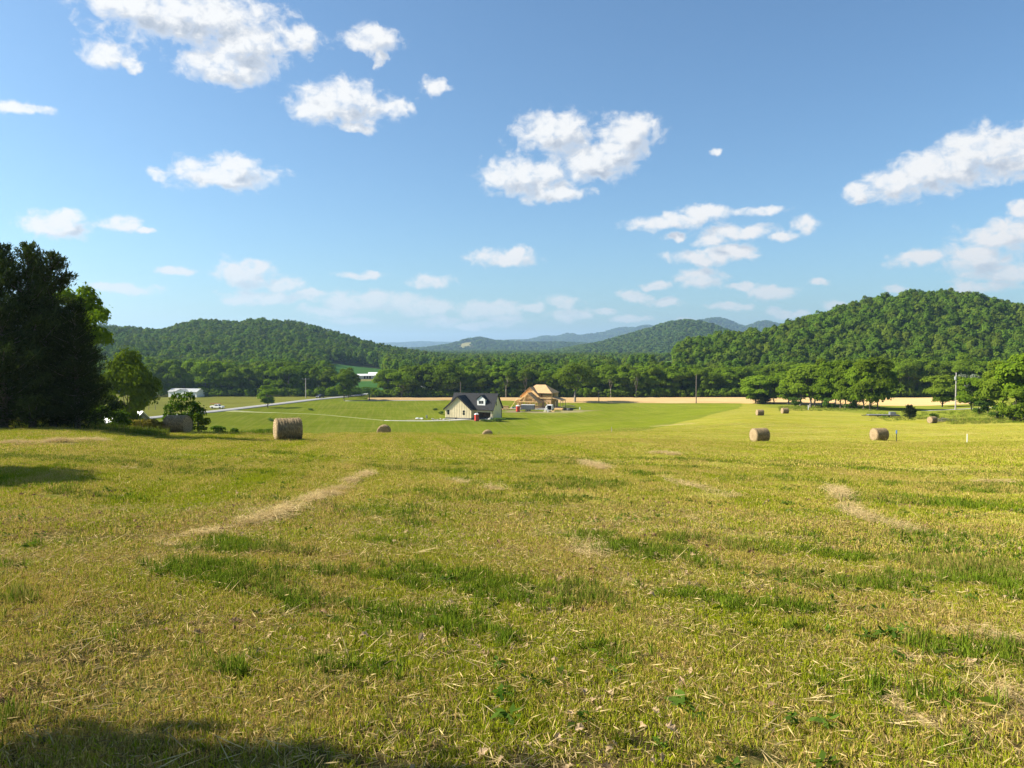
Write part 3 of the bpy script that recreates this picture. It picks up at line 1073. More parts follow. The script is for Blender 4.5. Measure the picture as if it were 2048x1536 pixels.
def visible_mask(x, y, z, h=TREE_H, slack=9.0):
    """drop trees that stand wholly hidden behind nearer hills"""
    ok = np.ones(len(x), bool)
    for f in np.linspace(.2, .97, 32):
        gx, gy = x * f, y * f
        zz = gz(gx, gy)
        line = (z + h + slack) * f
        ok &= ~((zz + 3 > line) & (gy > 420))
    return ok


def wood_points(d0, d1, px0, px1, spacing):
    u0, u1 = (px0 - 1024) / F, (px1 - 1024) / F
    area = (u1 - u0) * (d1 ** 2 - d0 ** 2) / 2
    n = int(area / spacing ** 2)
    d = np.sqrt(rng.uniform(d0 ** 2, d1 ** 2, n))
    u = rng.uniform(u0, u1, n)
    x = u * d
    px = 1024 + F * u
    keep = np.ones(n, bool)
    for (a, b, c, e, _) in CLEAR:
        keep &= ~((px > a - 1) & (px < b + 1) & (d > c - 4) & (d < e))
        keep &= ~((px > a + 2) & (px < b - 2) & (d > c - 170) & (d < c) & (d > 402) & (rng.random(n) < .8) & (c < 1000))
    z = gz(x, d)
    keep &= visible_mask(x, d, z)
    return np.column_stack([x, d, z])[keep]


FP = [forest_proto(31 + k, 13, 1.0, 5.2 + .4 * (k % 3), 16, 620, 1.35, M['leaf_forest']) for k in range(4)]
Pn = np.vstack([wood_points(404, 1500, 130, 2150, 5.9)])
Pn = Pn[~((Pn[:, 0] > -94) & (Pn[:, 0] < -40) & (Pn[:, 1] < 540))]
print('forest', len(Pn))
sn = rng.choice([.65, .8, .95, 1.1, 1.25], len(Pn)) * rng.uniform(.9, 1.1, len(Pn))
scatter('forest', 'dense green broadleaf woods covering the near hills and valley', 'forest', Pn, np.column_stack([sn * .72, sn * .72, sn * .95]), FP, .06)
FPF = [forest_proto(51 + k, 13, .5, 6, 14, 320, 2.2, M['leaf_far']) for k in range(3)]
Pf = np.vstack([wood_points(1500, 3300, 150, 2100, 12.5), wood_points(3300, 11200, 650, 1750, 30)])
print('far forest', len(Pf))
scf = rng.uniform(.8, 1.2, len(Pf)) * np.interp(Pf[:, 1], [1500, 3300, 11000], [1.05, 1.4, 3.0])
scatter('far_forest', 'distant hazy blue-green woods on the far ridges', 'forest', Pf, np.column_stack([scf * 1.15, scf * 1.15, np.minimum(scf, 1.7)]), FPF, .06)

# --------------------------------------------------------------- tree lines, each tree a thing of its own
TOPS = [(300, 722), (350, 719), (380, 726), (420, 732), (460, 737), (500, 736), (560, 730), (600, 726), (650, 736), (700, 744), (745, 744),
        (800, 736), (860, 732), (880, 728), (940, 739), (1000, 736), (1050, 741), (1100, 742), (1150, 737), (1200, 739), (1280, 734),
        (1330, 731), (1380, 736), (1420, 734), (1480, 738), (1540, 728), (1600, 722), (1700, 718), (1800, 716), (1900, 716), (2060, 712)]


ORD = ('first second third fourth fifth sixth seventh eighth ninth tenth eleventh twelfth thirteenth fourteenth fifteenth sixteenth '
       'seventeenth eighteenth nineteenth twentieth twenty-first twenty-second twenty-third twenty-fourth twenty-fifth').split()


def tree_row(px0, px1, step, dlo, dhi, label, group, dy=0.0, hmin=8, wide=1.0):
    front_ = wide == 1.0
    p = px0
    k = 0
    while p < px1:
        px = p + rng.uniform(-.3, .3) * step
        d = rng.uniform(dlo, dhi)
        x, y, z = at(px, d)
        top = np.interp(px, *np.array(TOPS).T) + rng.normal(0, 4.5) + dy
        H = max(hmin, -(top - 700) / F * d - z) * (1.06 if front_ else 1.0)
        v = VAR[rng.integers(0, len(VAR))] if rng.random() > (.72 if front_ else .15) else VARB[rng.integers(0, len(VARB))]  # front rank mostly takes the brighter leaf copy, painting in its sunlight
        s = H / 15
        w = wide * rng.uniform(.85, 1.2) * (s * .5 + .5)
        vi = [i_ for i_, q_ in enumerate(VAR) if q_[0] is v[0]][0]
        look = ('bright ' if any(v[1] is q_[1] for q_ in VARB) else '') + ['round-crowned', 'narrow', 'wide forked', 'oval', 'open-crowned', 'low-branched'][vi]
        place_tree(v, 'broadleaf_tree', '%s tree, %s from the left %s' % (look, ORD[k], label), 'tree', (x, y, z - .2), group, (w, w, s))
        p += step
        k += 1


tree_row(312, 668, 26, 386, 400, 'along the left pasture', 'trees beyond the left pasture')
tree_row(300, 668, 27, 412, 430, 'in the back rank of the left pasture', 'back trees of the left pasture', -6, 9, 1.1)
tree_row(776, 1025, 21, 374, 384, 'behind the wheat left of the framed house', 'trees behind the wheat left of the framed house')
tree_row(782, 1025, 23, 390, 404, 'in the back rank behind the dark-roofed house', 'back rank behind the dark-roofed house', -3, 9, 1.1)
tree_row(1032, 1128, 20, 375, 383, 'right behind the framed house', 'trees behind the framed house')
tree_row(1172, 1500, 21, 377, 387, 'behind the wheat around the bare pole', 'trees behind the wheat around the bare pole')
tree_row(1030, 1500, 23, 392, 408, 'in the rank behind the bare pole', 'back rank right of the framed house', -2, 9, 1.1)
tree_row(1512, 1990, 25, 378, 392, 'behind the wheat on the right', 'trees behind the right wheat', 6)
tree_row(1500, 2060, 25, 398, 412, 'at the foot of the right hill', 'trees at the foot of the right hill', 0, 9, 1.1)


UG = [forest_proto(71 + k, 3.4, .05, 2.2, 9, 260, .62, M['leaf_bright']) for k in range(3)]
_up = []
for a_, b_, d0_, d1_, n_ in ((305, 672, 382, 392, 150), (748, 1500, 373, 382, 330), (1500, 1990, 376, 386, 210)):
    u_ = rng.uniform(a_, b_, n_)
    d_ = rng.uniform(d0_, d1_, n_)
    x_ = (u_ - 1024) / F * d_
    _up.append(np.column_stack([x_, d_, gz(x_, d_)]))
_up = np.vstack(_up)
scatter('undergrowth', 'low dense undergrowth along the foot of the tree line', 'undergrowth', _up, rng.uniform(.6, 1.35, len(_up)), UG, .1)


def lone(px, d, H, w, v, label, name='broadleaf_tree', group=None, rz=None):
    x, y, z = at(px, d)
    s = H / 15
    w *= 1.12
    return place_tree(v, name, label, 'tree', (x, y, z - .15), group, (w / 11.2, w / 11.2, s), rz)


lone(535, 308, 9.4, 8.4, VARB[3], 'small round tree alone beside the road, right of the white pickup')
lone(688, 352, 14.5, 10.5, VARB[3], 'bright green tree at the road bend near the pale barns')
lone(696, 372, 15.0, 9, VAR[0], 'dark tree just behind the bright one at the road bend')
BIG = tree_meshes('forked_tree', 77, 16, 5.0, 8.6, 34, 8200, .58, .48, 2, .30)
place_tree(BIG, 'forked_tree', 'large spreading tree with a pale forked trunk right of the framed house', 'tree', at(1150, 339), None, (1.05, 1.05, 1.02), 0.2, M['leaf'], M['bark_pale'])
WISP = tree_meshes('thin_tree', 78, 13, 4.5, 3.6, 14, 1300, .5, .2, 2, .3)
WISP[1].materials.append(M['leaf'])
WISP[0].materials.append(M['bark_pale'])
for px, lb in ((1012, 'thin pale-trunked tree at the wheat edge left of the framed house'), (1050, 'thin forked tree rising behind the framed house roof'),
               (1222, 'thin half-bare tree right of the forked tree'), (1272, 'slim pale-trunked tree left of the bare pole')):
    x, y, z = at(px, 371)
    place_tree(WISP, 'thin_tree', lb, 'tree', (x, y, z), None, 1.0)
# the row across the hay field on the right
for px, d, H, w, v, lb in (
        (1527, 326, 13.5, 13.6, VARB[2], 'flat-topped tree at the left end of the row by two small bales'),
        (1578, 318, 14.5, 13, VARB[4], 'second tree of the row in the right field'),
        (1602, 305, 15.5, 14, VARB[0], 'tree with dark trunks in the row above the far bales'),
        (1622, 282, 17.5, 13, VARB[2], 'tall pale-trunked tree in the middle of the right field row'),
        (1645, 285, 19, 12, VARB[1], 'taller tree in the right field row, behind the pale trunk'),
        (1670, 268, 18, 12, VARB[4], 'leaning tree in the right field row'),
        (1692, 262, 17.5, 10, VARB[1], 'narrow tree in the right field row'),
        (1715, 255, 15.0, 9, VARB[3], 'lower tree beside the ivy-covered one in the row'),
        (1742, 243, 18.0, 12.5, VARB[5], 'broad leafy tree covered to the ground at the right end of the row')):
    lone(px, d, H, w, v, lb)
for px, d, H, w, v, lb in (
        (1512, 330, 10.0, 9.5, VARB[5], 'low bright tree at the far left of the right field row'),
        (1548, 324, 12.0, 10, VARB[3], 'leafy tree between the flat-topped one and the second of the row'),
        (1590, 312, 13.0, 11, VARB[5], 'low-branched tree left of the dark trunks in the row'),
        (1632, 292, 16.0, 11, VARB[3], 'full leafy tree behind the tall pale-trunked one'),
        (1658, 276, 14.5, 10, VARB[5], 'leafy tree filling the gap left of the leaning one'),
        (1682, 266, 15.5, 10, VARB[3], 'leafy tree between the leaning and the narrow one'),
        (1706, 258, 14.5, 9.5, VARB[5], 'tree leafy to the ground left of the ivy-covered one'),
        (1728, 250, 17.0, 10, VARB[3], 'tall leafy tree touching the broad one at the end of the row'),
        (1757, 246, 15.5, 9.5, VARB[0], 'darker tree leaning out at the right end of the row')):
    lone(px, d, H, w, v, lb)
lone(1887, 268, 12.2, 12.2, VAR[5], 'dark oak hanging over the gravel lane beside the right pole')
lone(1945, 226, 10.4, 7.6, VARB[5], 'bushy tree right of the pale pole by the lane')
lone(1978, 205, 9.6, 7.0, VARB[3], 'low tree with layered boughs in the right cluster')
lone(2008, 182, 13.6, 8.6, VAR[0], 'tall spreading tree near the right edge of the field')
lone(2052, 168, 15.5, 11, VAR[0], 'tallest tree cut off by the right edge of the photo')
lone(2030, 158, 7.4, 5.4, VARB[5], 'small bushy tree at the right field edge')
SILV = tree_meshes('silver_tree', 79, 9, 2, 4.2, 18, 2200, .5, .2)
place_tree(SILV, 'silver_tree', 'silvery grey-leaved tree behind the pale pole on the right', 'tree', at(1942, 285), None, (1.05, 1.05, 1.25), None, M['silver'], M['bark'])


# --------------------------------------------------------------- cedars on the left
def cedar_meshes(seed, H, r, nb, per):
    g = np.random.default_rng(seed)
    mb = MB()
    top = Vector((g.uniform(-.2, .2), g.uniform(-.2, .2), H))
    mb.tube([(0, 0, -.4), (0, 0, H * .3), tuple(top * .65), tuple(top)], [.26, .2, .12, .02], 7)
    Vs, Fs, off = [], [], 0
    for i in range(nb):
        t = (i + g.random()) / nb
        h = 0.35 + (H - 0.5) * t ** .95
        rr = r * (1 - t) ** .68 * (0.5 + .72 * g.random()) + .3
        if t < .1:
            rr *= .9
        an = g.uniform(0, 6.283)
        rise = g.uniform(.15, .6) + .5 * t
        o = np.array([top.x * h / H, top.y * h / H, h])
        dr = np.array([math.cos(an), math.sin(an), rise])
        e = o + dr * rr * np.array([1, 1, .8])
        mb.tube([tuple(o), tuple(o + (e - o) * .55 + np.array([0, 0, -.05 * rr])), tuple(e)], [.035 + .02 * (1 - t), .025, .006], 4)
        n = int((per * (rr / r) * .9 + 26) * (1.1 - .45 * t))
        s = g.uniform(.12, 1.08, n) ** .8
        wd = (.06 + .17 * (1 - s)) * rr + .06
        P = o + (e - o) * s[:, None] + np.column_stack([g.normal(0, 1, n) * wd, g.normal(0, 1, n) * wd, g.normal(0, .7, n) * wd])
        dd = dr / np.linalg.norm(dr) * 1.2 + g.normal(size=(n, 3)) * .55 + np.array([0, 0, .35])
        V, Fc = leaf_quads(P, .30, None, .24, 1.0, dd)
        Vs.append(V)
        Fs.append(Fc + off)
        off += len(V)
    return mb.mesh('cedar_trunk', True), mesh_np('cedar_crown', np.vstack(Vs), np.vstack(Fs))


CED = [cedar_meshes(5, 11.6, 3.0, 150, 300), cedar_meshes(6, 11.6, 2.8, 140, 300)]
for px, d, H, w, v, lb in (
        (-70, 47, 11.2, 1.0, 1, 'dark cedar at the left edge of the photo'),
        (5, 46.5, 11.0, 1.0, 0, 'tall dark cedar standing second from the left edge'),
        (62, 47.5, 11.3, .95, 1, 'tallest cedar of the dark group on the left'),
        (104, 48.5, 10.9, .88, 0, 'dark cedar with feathery top at the right of the tall group'),
        (152, 47.5, 7.6, .74, 1, 'lower dark cedar at the right end of the group')):
    x, y, z = at(px, d)
    place_tree(CED[v], 'cedar_tree', lb, 'tree', (x, y, z), 'cedars on the left crest', (w, w, H / 11.6), px * .37, M['cedar'], M['bark'])

for px, d, H, lb in ((120, 61.5, 10.3, 'cedar standing behind the dark group, showing only between its trunks'), (148, 63.5, 9.4, 'cedar behind the right end of the dark group')):
    x, y, z = at(px, d)
    place_tree(CED[0], 'cedar_tree', lb, 'tree', (x, y, z), 'cedars on the left crest', (.95, .95, H / 11.6), None)

NEARB = tree_meshes('walnut', 81, 10, 3.6, 3.6, 26, 14000, .24, .16, 2, .30)
NEARB[1].materials.append(M['leaf_bright'])
x, y, z = at(152, 60.5)
place_tree(NEARB, 'walnut_tree', 'bright sunlit broadleaf tree showing behind the dark cedars', 'tree', (x, y, z), None, (.86, .86, 1.2), 1.0, None, M['bark'])
NEARC = tree_meshes('garden_tree', 82, 8, 1.2, 3.6, 30, 11000, .32, .16, 1, .36)
NEARC[1].materials.append(M['leaf'])
x, y, z = at(254, 96)
place_tree(NEARC, 'broadleaf_tree', 'rounded light green tree in front of the grey barn', 'tree', (x, y, z), None, (1.0, 1.0, 1.42), 2.0, None, M['bark'])
# trees outside the picture whose shade falls across the near grass
x, y, z = -20.6, 16.4, g1(-20.6, 16.4)
place_tree(NEARC, 'broadleaf_tree', 'tree just outside the left edge shading the grass', 'tree', (x, y, z), None, (.9, .9, 1.0), .3)
x, y, z = -9.9, 1.35, g1(-9.9, 1.35)
place_tree(NEARC, 'broadleaf_tree', 'tree beside the viewer shading the nearest grass', 'tree', (x, y, z), None, (.9, .75, 1.0), 1.3)


# --------------------------------------------------------------- shrubs and saplings behind the crest
def shrub_mesh(seed, H, r, n, size):
    P, dv, C = crown_points(n, H, .08, r, 14, .40, seed=seed)
    P[:, 2] = np.maximum(P[:, 2], 0.03)
    V, Fc = leaf_quads(P, size, dv * .6 + np.array([0, 0, .5]), .5, .9)
    mb = MB()
    g = random.Random(seed)
    for c in C[:9]:
        mb.tube([(g.uniform(-.1, .1), g.uniform(-.1, .1), -.1), (c[0] * .5, c[1] * .5, c[2] * .6), tuple(c)], [.03, .02, .006], 4)
    return mb.mesh('shrub_stem', True), mesh_np('shrub_crown', V, Fc)


def shrub(meshes, label, loc, mt, group=None, scale=1.0, name='shrub'):
    t = thing(name, label, 'shrub', loc, rng.uniform(0, 6.28), group, scale)
    st, cr = meshes
    if not st.materials:
        st.materials.append(M['bark'])
    if not cr.materials:
        cr.materials.append(mt)
    obj('stem', st, None, t)
    obj('foliage', cr, None, t)


SH = [shrub_mesh(91, 1.5, 1.0, 1500, .20), shrub_mesh(92, 1.2, .9, 1300, .18), shrub_mesh(93, 1.6, 1.0, 1400, .18)]
SAP = shrub_mesh(94, 3.2, 1.6, 2600, .24)
x, y, z = at(365, 69)
shrub(SAP, 'leafy sapling with arching boughs behind the dark hay bale', (x, y, z), M['weed'], None, (.95, .95, 1.28), 'sapling')
SAP2 = shrub_mesh(95, 2.0, .9, 1500, .22)
x, y, z = at(396, 68.5)
shrub(SAP2, 'dark leafy bush against the right end of the shaded bale', (x, y, z), M['leaf'], None, (.85, .85, 1.05))
for px, d, s, lb in ((432, 71, .75, 'green weed clump first to the right of the shaded bale'), (462, 72, .62, 'low green clump between the two left bales'),
                     (505, 72.5, .5, 'small leafy weed midway between the two left bales'), (527, 73, .62, 'low green bush touching the left of the sunlit bale')):
    x, y, z = at(px, d)
    shrub(SH[px % 3], lb, (x, y, z - .05), M['weed'], 'weeds along the left crest', (s * 1.3, s, s))
for px, d, s, lb in ((262, 57, .62, 'dry yellow brush left of the shaded bale'), (292, 58, .7, 'tall dry yellow brush next to the shaded bale'),
                     (312, 60, .62, 'pale brush clump touching the shaded bale')):
    x, y, z = at(px, d)
    shrub(copy_me(SH[2], M['drybrush']), lb, (x, y, z), M['drybrush'], 'dry brush before the grey barn', (s, s, s * 1.15))
for px, d, s, lb in ((230, 55, 1.0, 'dark green undergrowth in the cedars\' shade'), (190, 52, 1.0, 'shaded undergrowth at the foot of the right cedar'),
                     (275, 58.5, .55, 'leafy green bush among the dry brush')):
    x, y, z = at(px, d)
    shrub(SH[0], lb, (x, y, z), M['weed'], None, s)
x, y, z = at(755, 132)
shrub(SH[1], 'flat grey-green weed patch beyond the nearer domed bale', (x - 2.5, y, z), M['weed'], None, (2.2, 1.4, .7))
for px, py, w, h, lb in ((540, 841, 9, .5, 'long low weed strip on the lawn behind the sunlit bale'), (620, 820, 8, .5, 'low tufted strip beside the lone round tree'),
                         (870, 820, 5.5, .5, 'low weeds on the lawn left of the dark-roofed house'), (882, 829, 2.6, .9, 'weed clump at the left corner of the dark-roofed house')):
    x, y = fl(px, py)
    shrub(SH[1], lb, (x, y, g1(x, y)), M['weed'], 'weed strips on the green lawn', (w / 1.8, 1.2, h))
for px, d, s, lb in ((700, 384, 3.4, 'roadside thicket left of the dark post'), (722, 386, 3.6, 'thicket beside the road by the dark post'), (745, 384, 3.4, 'thicket where the wheat meets the road')):
    x, y, z = at(px, d)
    shrub(SAP, lb, (x, y, z), M['weed'], 'roadside thicket', (s, s * .8, s * .42))
# right-hand edge of the field
x, y, z = at(1823, 186)
CONE = cedar_meshes(9, 2.6, 1.0, 60, 90)
place_tree(CONE, 'small_cedar', 'small dark cone-shaped cedar in the rough grass on the right', 'tree', (x, y, z), None, (1.25, 1.25, 1.25), None, M['cedar'], M['bark'])
x, y, z = at(1527, 322)
place_tree(CONE, 'small_cedar', 'dark bush at the foot of the flat-topped tree', 'tree', (x, y, z), None, (2.4, 2.4, 1.7))
for px, d, s, lb in ((1592, 300, 2.2, 'dark undergrowth between the trunks of the right row'), (1660, 268, 2.2, 'undergrowth below the leaning tree of the row'),
                     (1700, 256, 2.2, 'undergrowth below the narrow tree of the row'), (1870, 178, .9, 'small round bush in the rough grass behind the far right bale'),
                     (1960, 196, 2.2, 'dark undergrowth at the foot of the right cluster'), (1995, 172, 2.0, 'shaded thicket below the right cluster'),
                     (2035, 160, 2.0, 'shaded thicket at the right edge')):
    x, y, z = at(px, d)
    shrub(SH[0], lb, (x, y, z), M['leaf'], None, (s * 1.3, s, s))


def brush_pile(loc, label):
    t = thing('brush_pile', label, 'brush pile', loc)
    mb = MB()
    for i in range(160):
        a = random.uniform(-2.6, 2.6)
        h = max(.1, .75 * (1 - (abs(a) / 2.8) ** 2))
        p = Vector((a, random.uniform(-.8, .8), random.uniform(0, h)))
        d = Vector((random.uniform(-1, 1), random.uniform(-.7, .7), random.uniform(-.15, .25))).normalized() * random.uniform(.5, 1.2)
        mb.tube([p - d * .5, p + d * .5], [.025, .012], 4)
    mb.build('branches', M['bark_pale'], t)
    P = np.column_stack([rng.normal(0, 1.3, 500), rng.normal(0, .5, 500), rng.uniform(0, .6, 500)])
    V, Fc = leaf_quads(P, .16, None, .5)
    obj('leaves', mesh_np('brush_leaves', V, Fc), M['weed'], t)


x, y, z = at(1893, 170)
brush_pile((x, y, z), 'heap of cut branches beside the far right bale')
x, y = fl(1138, 813.5)
brush_pile((x, y, g1(x, y)), 'dark heap of scrap behind the pallets by the framed house')


# --------------------------------------------------------------- hay bales
def bale_meshes():
    L, Rr = 1.6, .75
    nseg, nx = 64, 40
    xs = np.linspace(-L / 2, L / 2, nx)
    g = np.random.default_rng(4)
    V = []
    for i, xx in enumerate(xs):
        e = abs(xx) / (L / 2)
        rad = Rr * (1 - .10 * max(0, (e - .86) / .14) ** 2)
        rad += .014 * math.sin(xx * 34) + g.normal(0, .004)
        for k in range(nseg):
            a = 2 * math.pi * k / nseg
            rr = rad + g.normal(0, .007) + .012 * math.sin(3 * a + xx * 2)
            yy, zz = rr * math.cos(a), rr * math.sin(a)
            zz = max(zz, -Rr * .93) + 0
            V.append((xx, yy, zz + Rr * .93))
    Fc = []
    for i in range(nx - 1):
        for k in range(nseg):
            Fc.append((i * nseg + k, i * nseg + (k + 1) % nseg, (i + 1) * nseg + (k + 1) % nseg, (i + 1) * nseg + k))
    side = mesh_np('bale_side', np.array(V), np.array(Fc)[:, ::-1], True)
    side.materials.append(M['hay'])
    ends = []
    for s in (-1, 1):
        vs, fs = [], []
        rings = 16
        for j in range(rings + 1):
            q = j / rings
            for k in range(nseg):
                a = 2 * math.pi * k / nseg
                rr = Rr * .90 * q
                bul = .07 * (1 - q * q) + .012 * math.sin(q * 40 + a) + g.normal(0, .008)
                if j == rings:
                    bul = -.01
                vs.append((s * (L / 2 - .012 + bul), rr * math.cos(a), max(rr * math.sin(a), -Rr * .93) + Rr * .93))
        for j in range(rings):
            for k in range(nseg):
                f = (j * nseg + k, j * nseg + (k + 1) % nseg, (j + 1) * nseg + (k + 1) % nseg, (j + 1) * nseg + k)
                fs.append(f[::-1] if s > 0 else f)
        me = mesh_np('bale_end', np.array(vs), np.array(fs), True)
        me.materials.append(M['hay_end'])
        ends.append(me)
    # loose stems standing out all over
    n = 1500
    a = g.uniform(0, 2 * math.pi, n)
    xx = g.uniform(-L / 2, L / 2, n)
    P = np.column_stack([xx, Rr * 1.0 * np.cos(a), Rr * 1.0 * np.sin(a) + Rr * .93])
    P = P[P[:, 2] > .03]
    dirv_ = g.normal(size=(len(P), 3))
    V, Fc2 = leaf_quads(P, .12, None, .07, 1, dirv_)
    V[:, 2] = np.maximum(V[:, 2], 0.005)
    loose = mesh_np('bale_loose', V, Fc2)
    loose.materials.append(M['strawstem'])
    return side, ends, loose


BALE = bale_meshes()


def bale(px, d, deg, s, label, sz=None):
    x, y, z = at(px, d)
    t = thing('hay_bale', label, 'hay bale', (x, y, z - .03), R(deg), 'round hay bales left in the mown field', s)
    obj('wrapped_side', BALE[0], None, t)
    for e in BALE[1]:
        obj('end_face', e, None, t)
    lo = obj('loose_stems', BALE[2], None, t)
    lo['kind'] = 'stuff'


bale(574, 50.5, 27, (1.03, 1, 1), 'large sunlit round bale with ribbed straw side, nearest of all bales')
bale(353, 60.5, -9, (1.10, 1, 1), 'dark shaded round bale beside the cedars on the left')
bale(767, 87, 95, 1.0, 'half-hidden bale showing its dark round end left of the dark-roofed house')
bale(975, 111, 92, 1.0, 'small domed bale peeking over the crest below the dark-roofed house')
bale(1521, 80, 18, 1.0, 'sunlit round bale in the right field with its pale end turned left')
bale(1761, 89.5, 15, 1.0, 'sunlit round bale left of the blue-tipped stake')
bale(1521, 194, 6, 1.05, 'tiny far bale, left one of two before the tree row')
bale(1571, 210, 8, 1.08, 'tiny far bale, right one of two before the tree row')
bale(1867, 166, 23, 1.0, 'weathered bale beside the heap of cut branches')

# --------------------------------------------------------------- the dark-roofed house
PHI = R(22)


def house():
    hx, hy = fl(890, 838)
    t = thing('farm_house', 'new cream board-and-batten house with charcoal roof, dormer and open garage', 'house', (hx, hy, FLOOR), -PHI)
    # local: x to the right along the front, y away from the viewer; gable wing front at y=0, garage front at y=2.2
    WX0, WX1, WD, EV, AP = 0.0, 9.5, 2.4, 3.4, 7.5
    GX1, GD, RID, EV2 = 16.2, 10.4, 8.3, 3.55
    cx = (WX0 + WX1) / 2
    fb = .55
    f = MB()
    f.box(((WX0 + WX1) / 2, 3.0, fb / 2 - .3), (WX1 - WX0 - .1, 5.8, fb + .6))
    f.build('foundation', M['block'], t)
    f = MB()
    f.box(((WX1 + GX1) / 2 - .1, 6.3, .0), (GX1 - WX1 + .2, 7.7, .3))
    f.build('garage_slab', M['concrete'], t)
    # gable wing wall with two window openings
    w = MB()
    win = [(0.75, 1.65), (6.45, 7.35)]
    wz0, wz1 = 1.45, 3.05

    def top(x):
        return EV + (AP - EV) * (1 - abs(x - cx) / (cx - WX0))
    xs = sorted([WX0, WX1, cx] + [q for a in win for q in a])
    th = .2
    for a, b in zip(xs[:-1], xs[1:]):
        solid = not any(abs(a - p) < 1e-6 and abs(b - q) < 1e-6 for p, q in win)
        parts = [(fb, None)] if solid else [(fb, wz0), (wz1, None)]
        for lo, hi in parts:
            pr = [(a, lo), (b, lo), (b, hi or top(b)), (a, hi or top(a))]
            w.extrude(pr, 0, th)
    w.build('gable_wall', M['cream'], t)
    bt = MB()
    x = WX0 + .2
    while x < WX1:
        inwin = [q for q in win if q[0] - .12 < x < q[1] + .12]
        segs = [(fb, top(x) - .05)] if not inwin else [(fb, wz0 - .12), (wz1 + .12, top(x) - .05)]
        for a, b in segs:
            if b > a:
                bt.box((x, -.04, (a + b) / 2), (.15, .08, b - a))
        x += .62
    b_ = bt.build('battens', M['cream_trim'], t)
    b_['kind'] = 'stuff'
    for a, b in win:
        wn = MB()
        for c_, s_ in (((a + b) / 2, wz1 + .06), ((a + b) / 2, wz0 - .06)):
            wn.box((c_, -.035, s_), (b - a + .24, .07, .12))
        for q in (a - .06, b + .06):
            wn.box((q, -.035, (wz0 + wz1) / 2), (.12, .07, wz1 - wz0))
        wn.box(((a + b) / 2, .06, (wz0 + wz1) / 2), (b - a, .03, .05))
        wo = wn.build('window_frame', M['cream_trim'], t)
        MB().box(((a + b) / 2, .10, (wz0 + wz1) / 2), (b - a, .03, wz1 - wz0)).build('pane', M['glass'], wo)
    # wing side walls
    s = MB()
    s.box((WX0 + .1, 3.2, (fb + EV) / 2), (.2, 6.0, EV - fb))
    s.box((WX1 - .1, th + (WD - th) / 2, (fb + EV) / 2), (.2, WD - th, EV - fb))
    s.build('side_wall', M['cream'], t)
    # garage front with opening and door
    g = MB()
    y0, y1 = WD, WD + .2
    G0, G1, GZ = 10.55, 15.55, 2.45
    D0, D1 = 9.62, 10.4
    g.extrude([(WX1, 2.2), (D1, 2.2), (D1, EV2), (WX1, EV2)], y0, y1)
    g.extrude([(D1, .15), (G0, .15), (G0, EV2), (D1, EV2)], y0, y1)
    g.extrude([(G0, GZ), (G1, GZ), (G1, EV2), (G0, EV2)], y0, y1)
    g.extrude([(G1, .15), (GX1, .15), (GX1, EV2), (G1, EV2)], y0, y1)
    g.build('garage_wall', M['cream'], t)
    gt = MB()
    gt.box(((G0 + G1) / 2, y0 - .03, GZ + .12), (G1 - G0 + .5, .06, .24))
    for q in (G0 - .12, G1 + .12):
        gt.box((q, y0 - .03, (GZ + .15) / 2), (.24, .06, GZ - .15))
    x = WX1 + .3
    while x < GX1:
        if GZ + .3 < EV2:
            gt.box((x, y0 - .02, (GZ + .24 + EV2) / 2), (.07, .04, EV2 - GZ - .3))
        x += .41
    gt.build('garage_trim', M['cream_trim'], t)
    d = MB().box(((D0 + D1) / 2, y0 + .1, 1.17), (D1 - D0 - .04, .06, 2.02)).build('door', M['dull_white'], t)
    MB().box((D1 - .12, y0 + .05, 1.1), (.08, .06, .05)).build('handle', M['steel'], d)
    inn = MB()
    inn.box(((WX1 + GX1) / 2, 9.6, 1.8), (GX1 - WX1 - .5, .1, 3.2))
    inn.box((WX1 + .15, 6.2, 1.8), (.1, 6.8, 3.2))
    inn.box(((WX1 + GX1) / 2, 6.2, 3.42), (GX1 - WX1 - .5, 6.9, .08))
    inn.build('garage_lining', M['osb'], t)
    # right end wall with a tall window
    ym = (WD + GD) / 2

    def topy(y):
        return EV2 + (RID - EV2) * (1 - abs(y - ym) / (ym - WD))
    e = MB()
    wy0, wy1, ez0, ez1 = ym - 1.2, ym - .5, 4.5, 6.0
    ys = [WD, wy0, wy1, ym, GD]
    for a, b in zip(ys[:-1], ys[1:]):
        parts = [(.0, None)] if a != wy0 else [(.0, ez0), (ez1, None)]
        for lo, hi in parts:
            q = [(a, lo), (b, lo), (b, hi or topy(b)), (a, hi or topy(a))]
            v0 = [(GX1 - .2, yy, zz) for yy, zz in q] + [(GX1, yy, zz) for yy, zz in q]
            e.add(v0, [(0, 3, 2, 1), (4, 5, 6, 7), (0, 1, 5, 4), (1, 2, 6, 5), (2, 3, 7, 6), (3, 0, 4, 7)])
    e.build('end_wall', M['cream'], t)
    wf = MB()
    for q in (wy0 - .05, wy1 + .05):
        wf.box((GX1 + .02, q, (ez0 + ez1) / 2), (.06, .1, ez1 - ez0 + .2))
    for q in (ez0 - .05, ez1 + .05):
        wf.box((GX1 + .02, (wy0 + wy1) / 2, q), (.06, wy1 - wy0, .1))
    wo = wf.build('window_frame', M['cream_trim'], t)
    MB().box((GX1 - .1, (wy0 + wy1) / 2, (ez0 + ez1) / 2), (.04, wy1 - wy0, ez1 - ez0)).build('pane', M['glass'], wo)
    MB().box((GX1 + .06, GD - .4, 1.6), (.12, .12, 3.2)).build('downspout', M['dark'], t)
    # back and left walls
    bk = MB()
    bk.box((8.3, GD - .1, 1.8), (15.6, .2, 3.5))
    q = [(WD + 3.4, 0.2), (GD, .2), (GD, EV2), (ym, RID), (WD + 3.4, 5.6)]
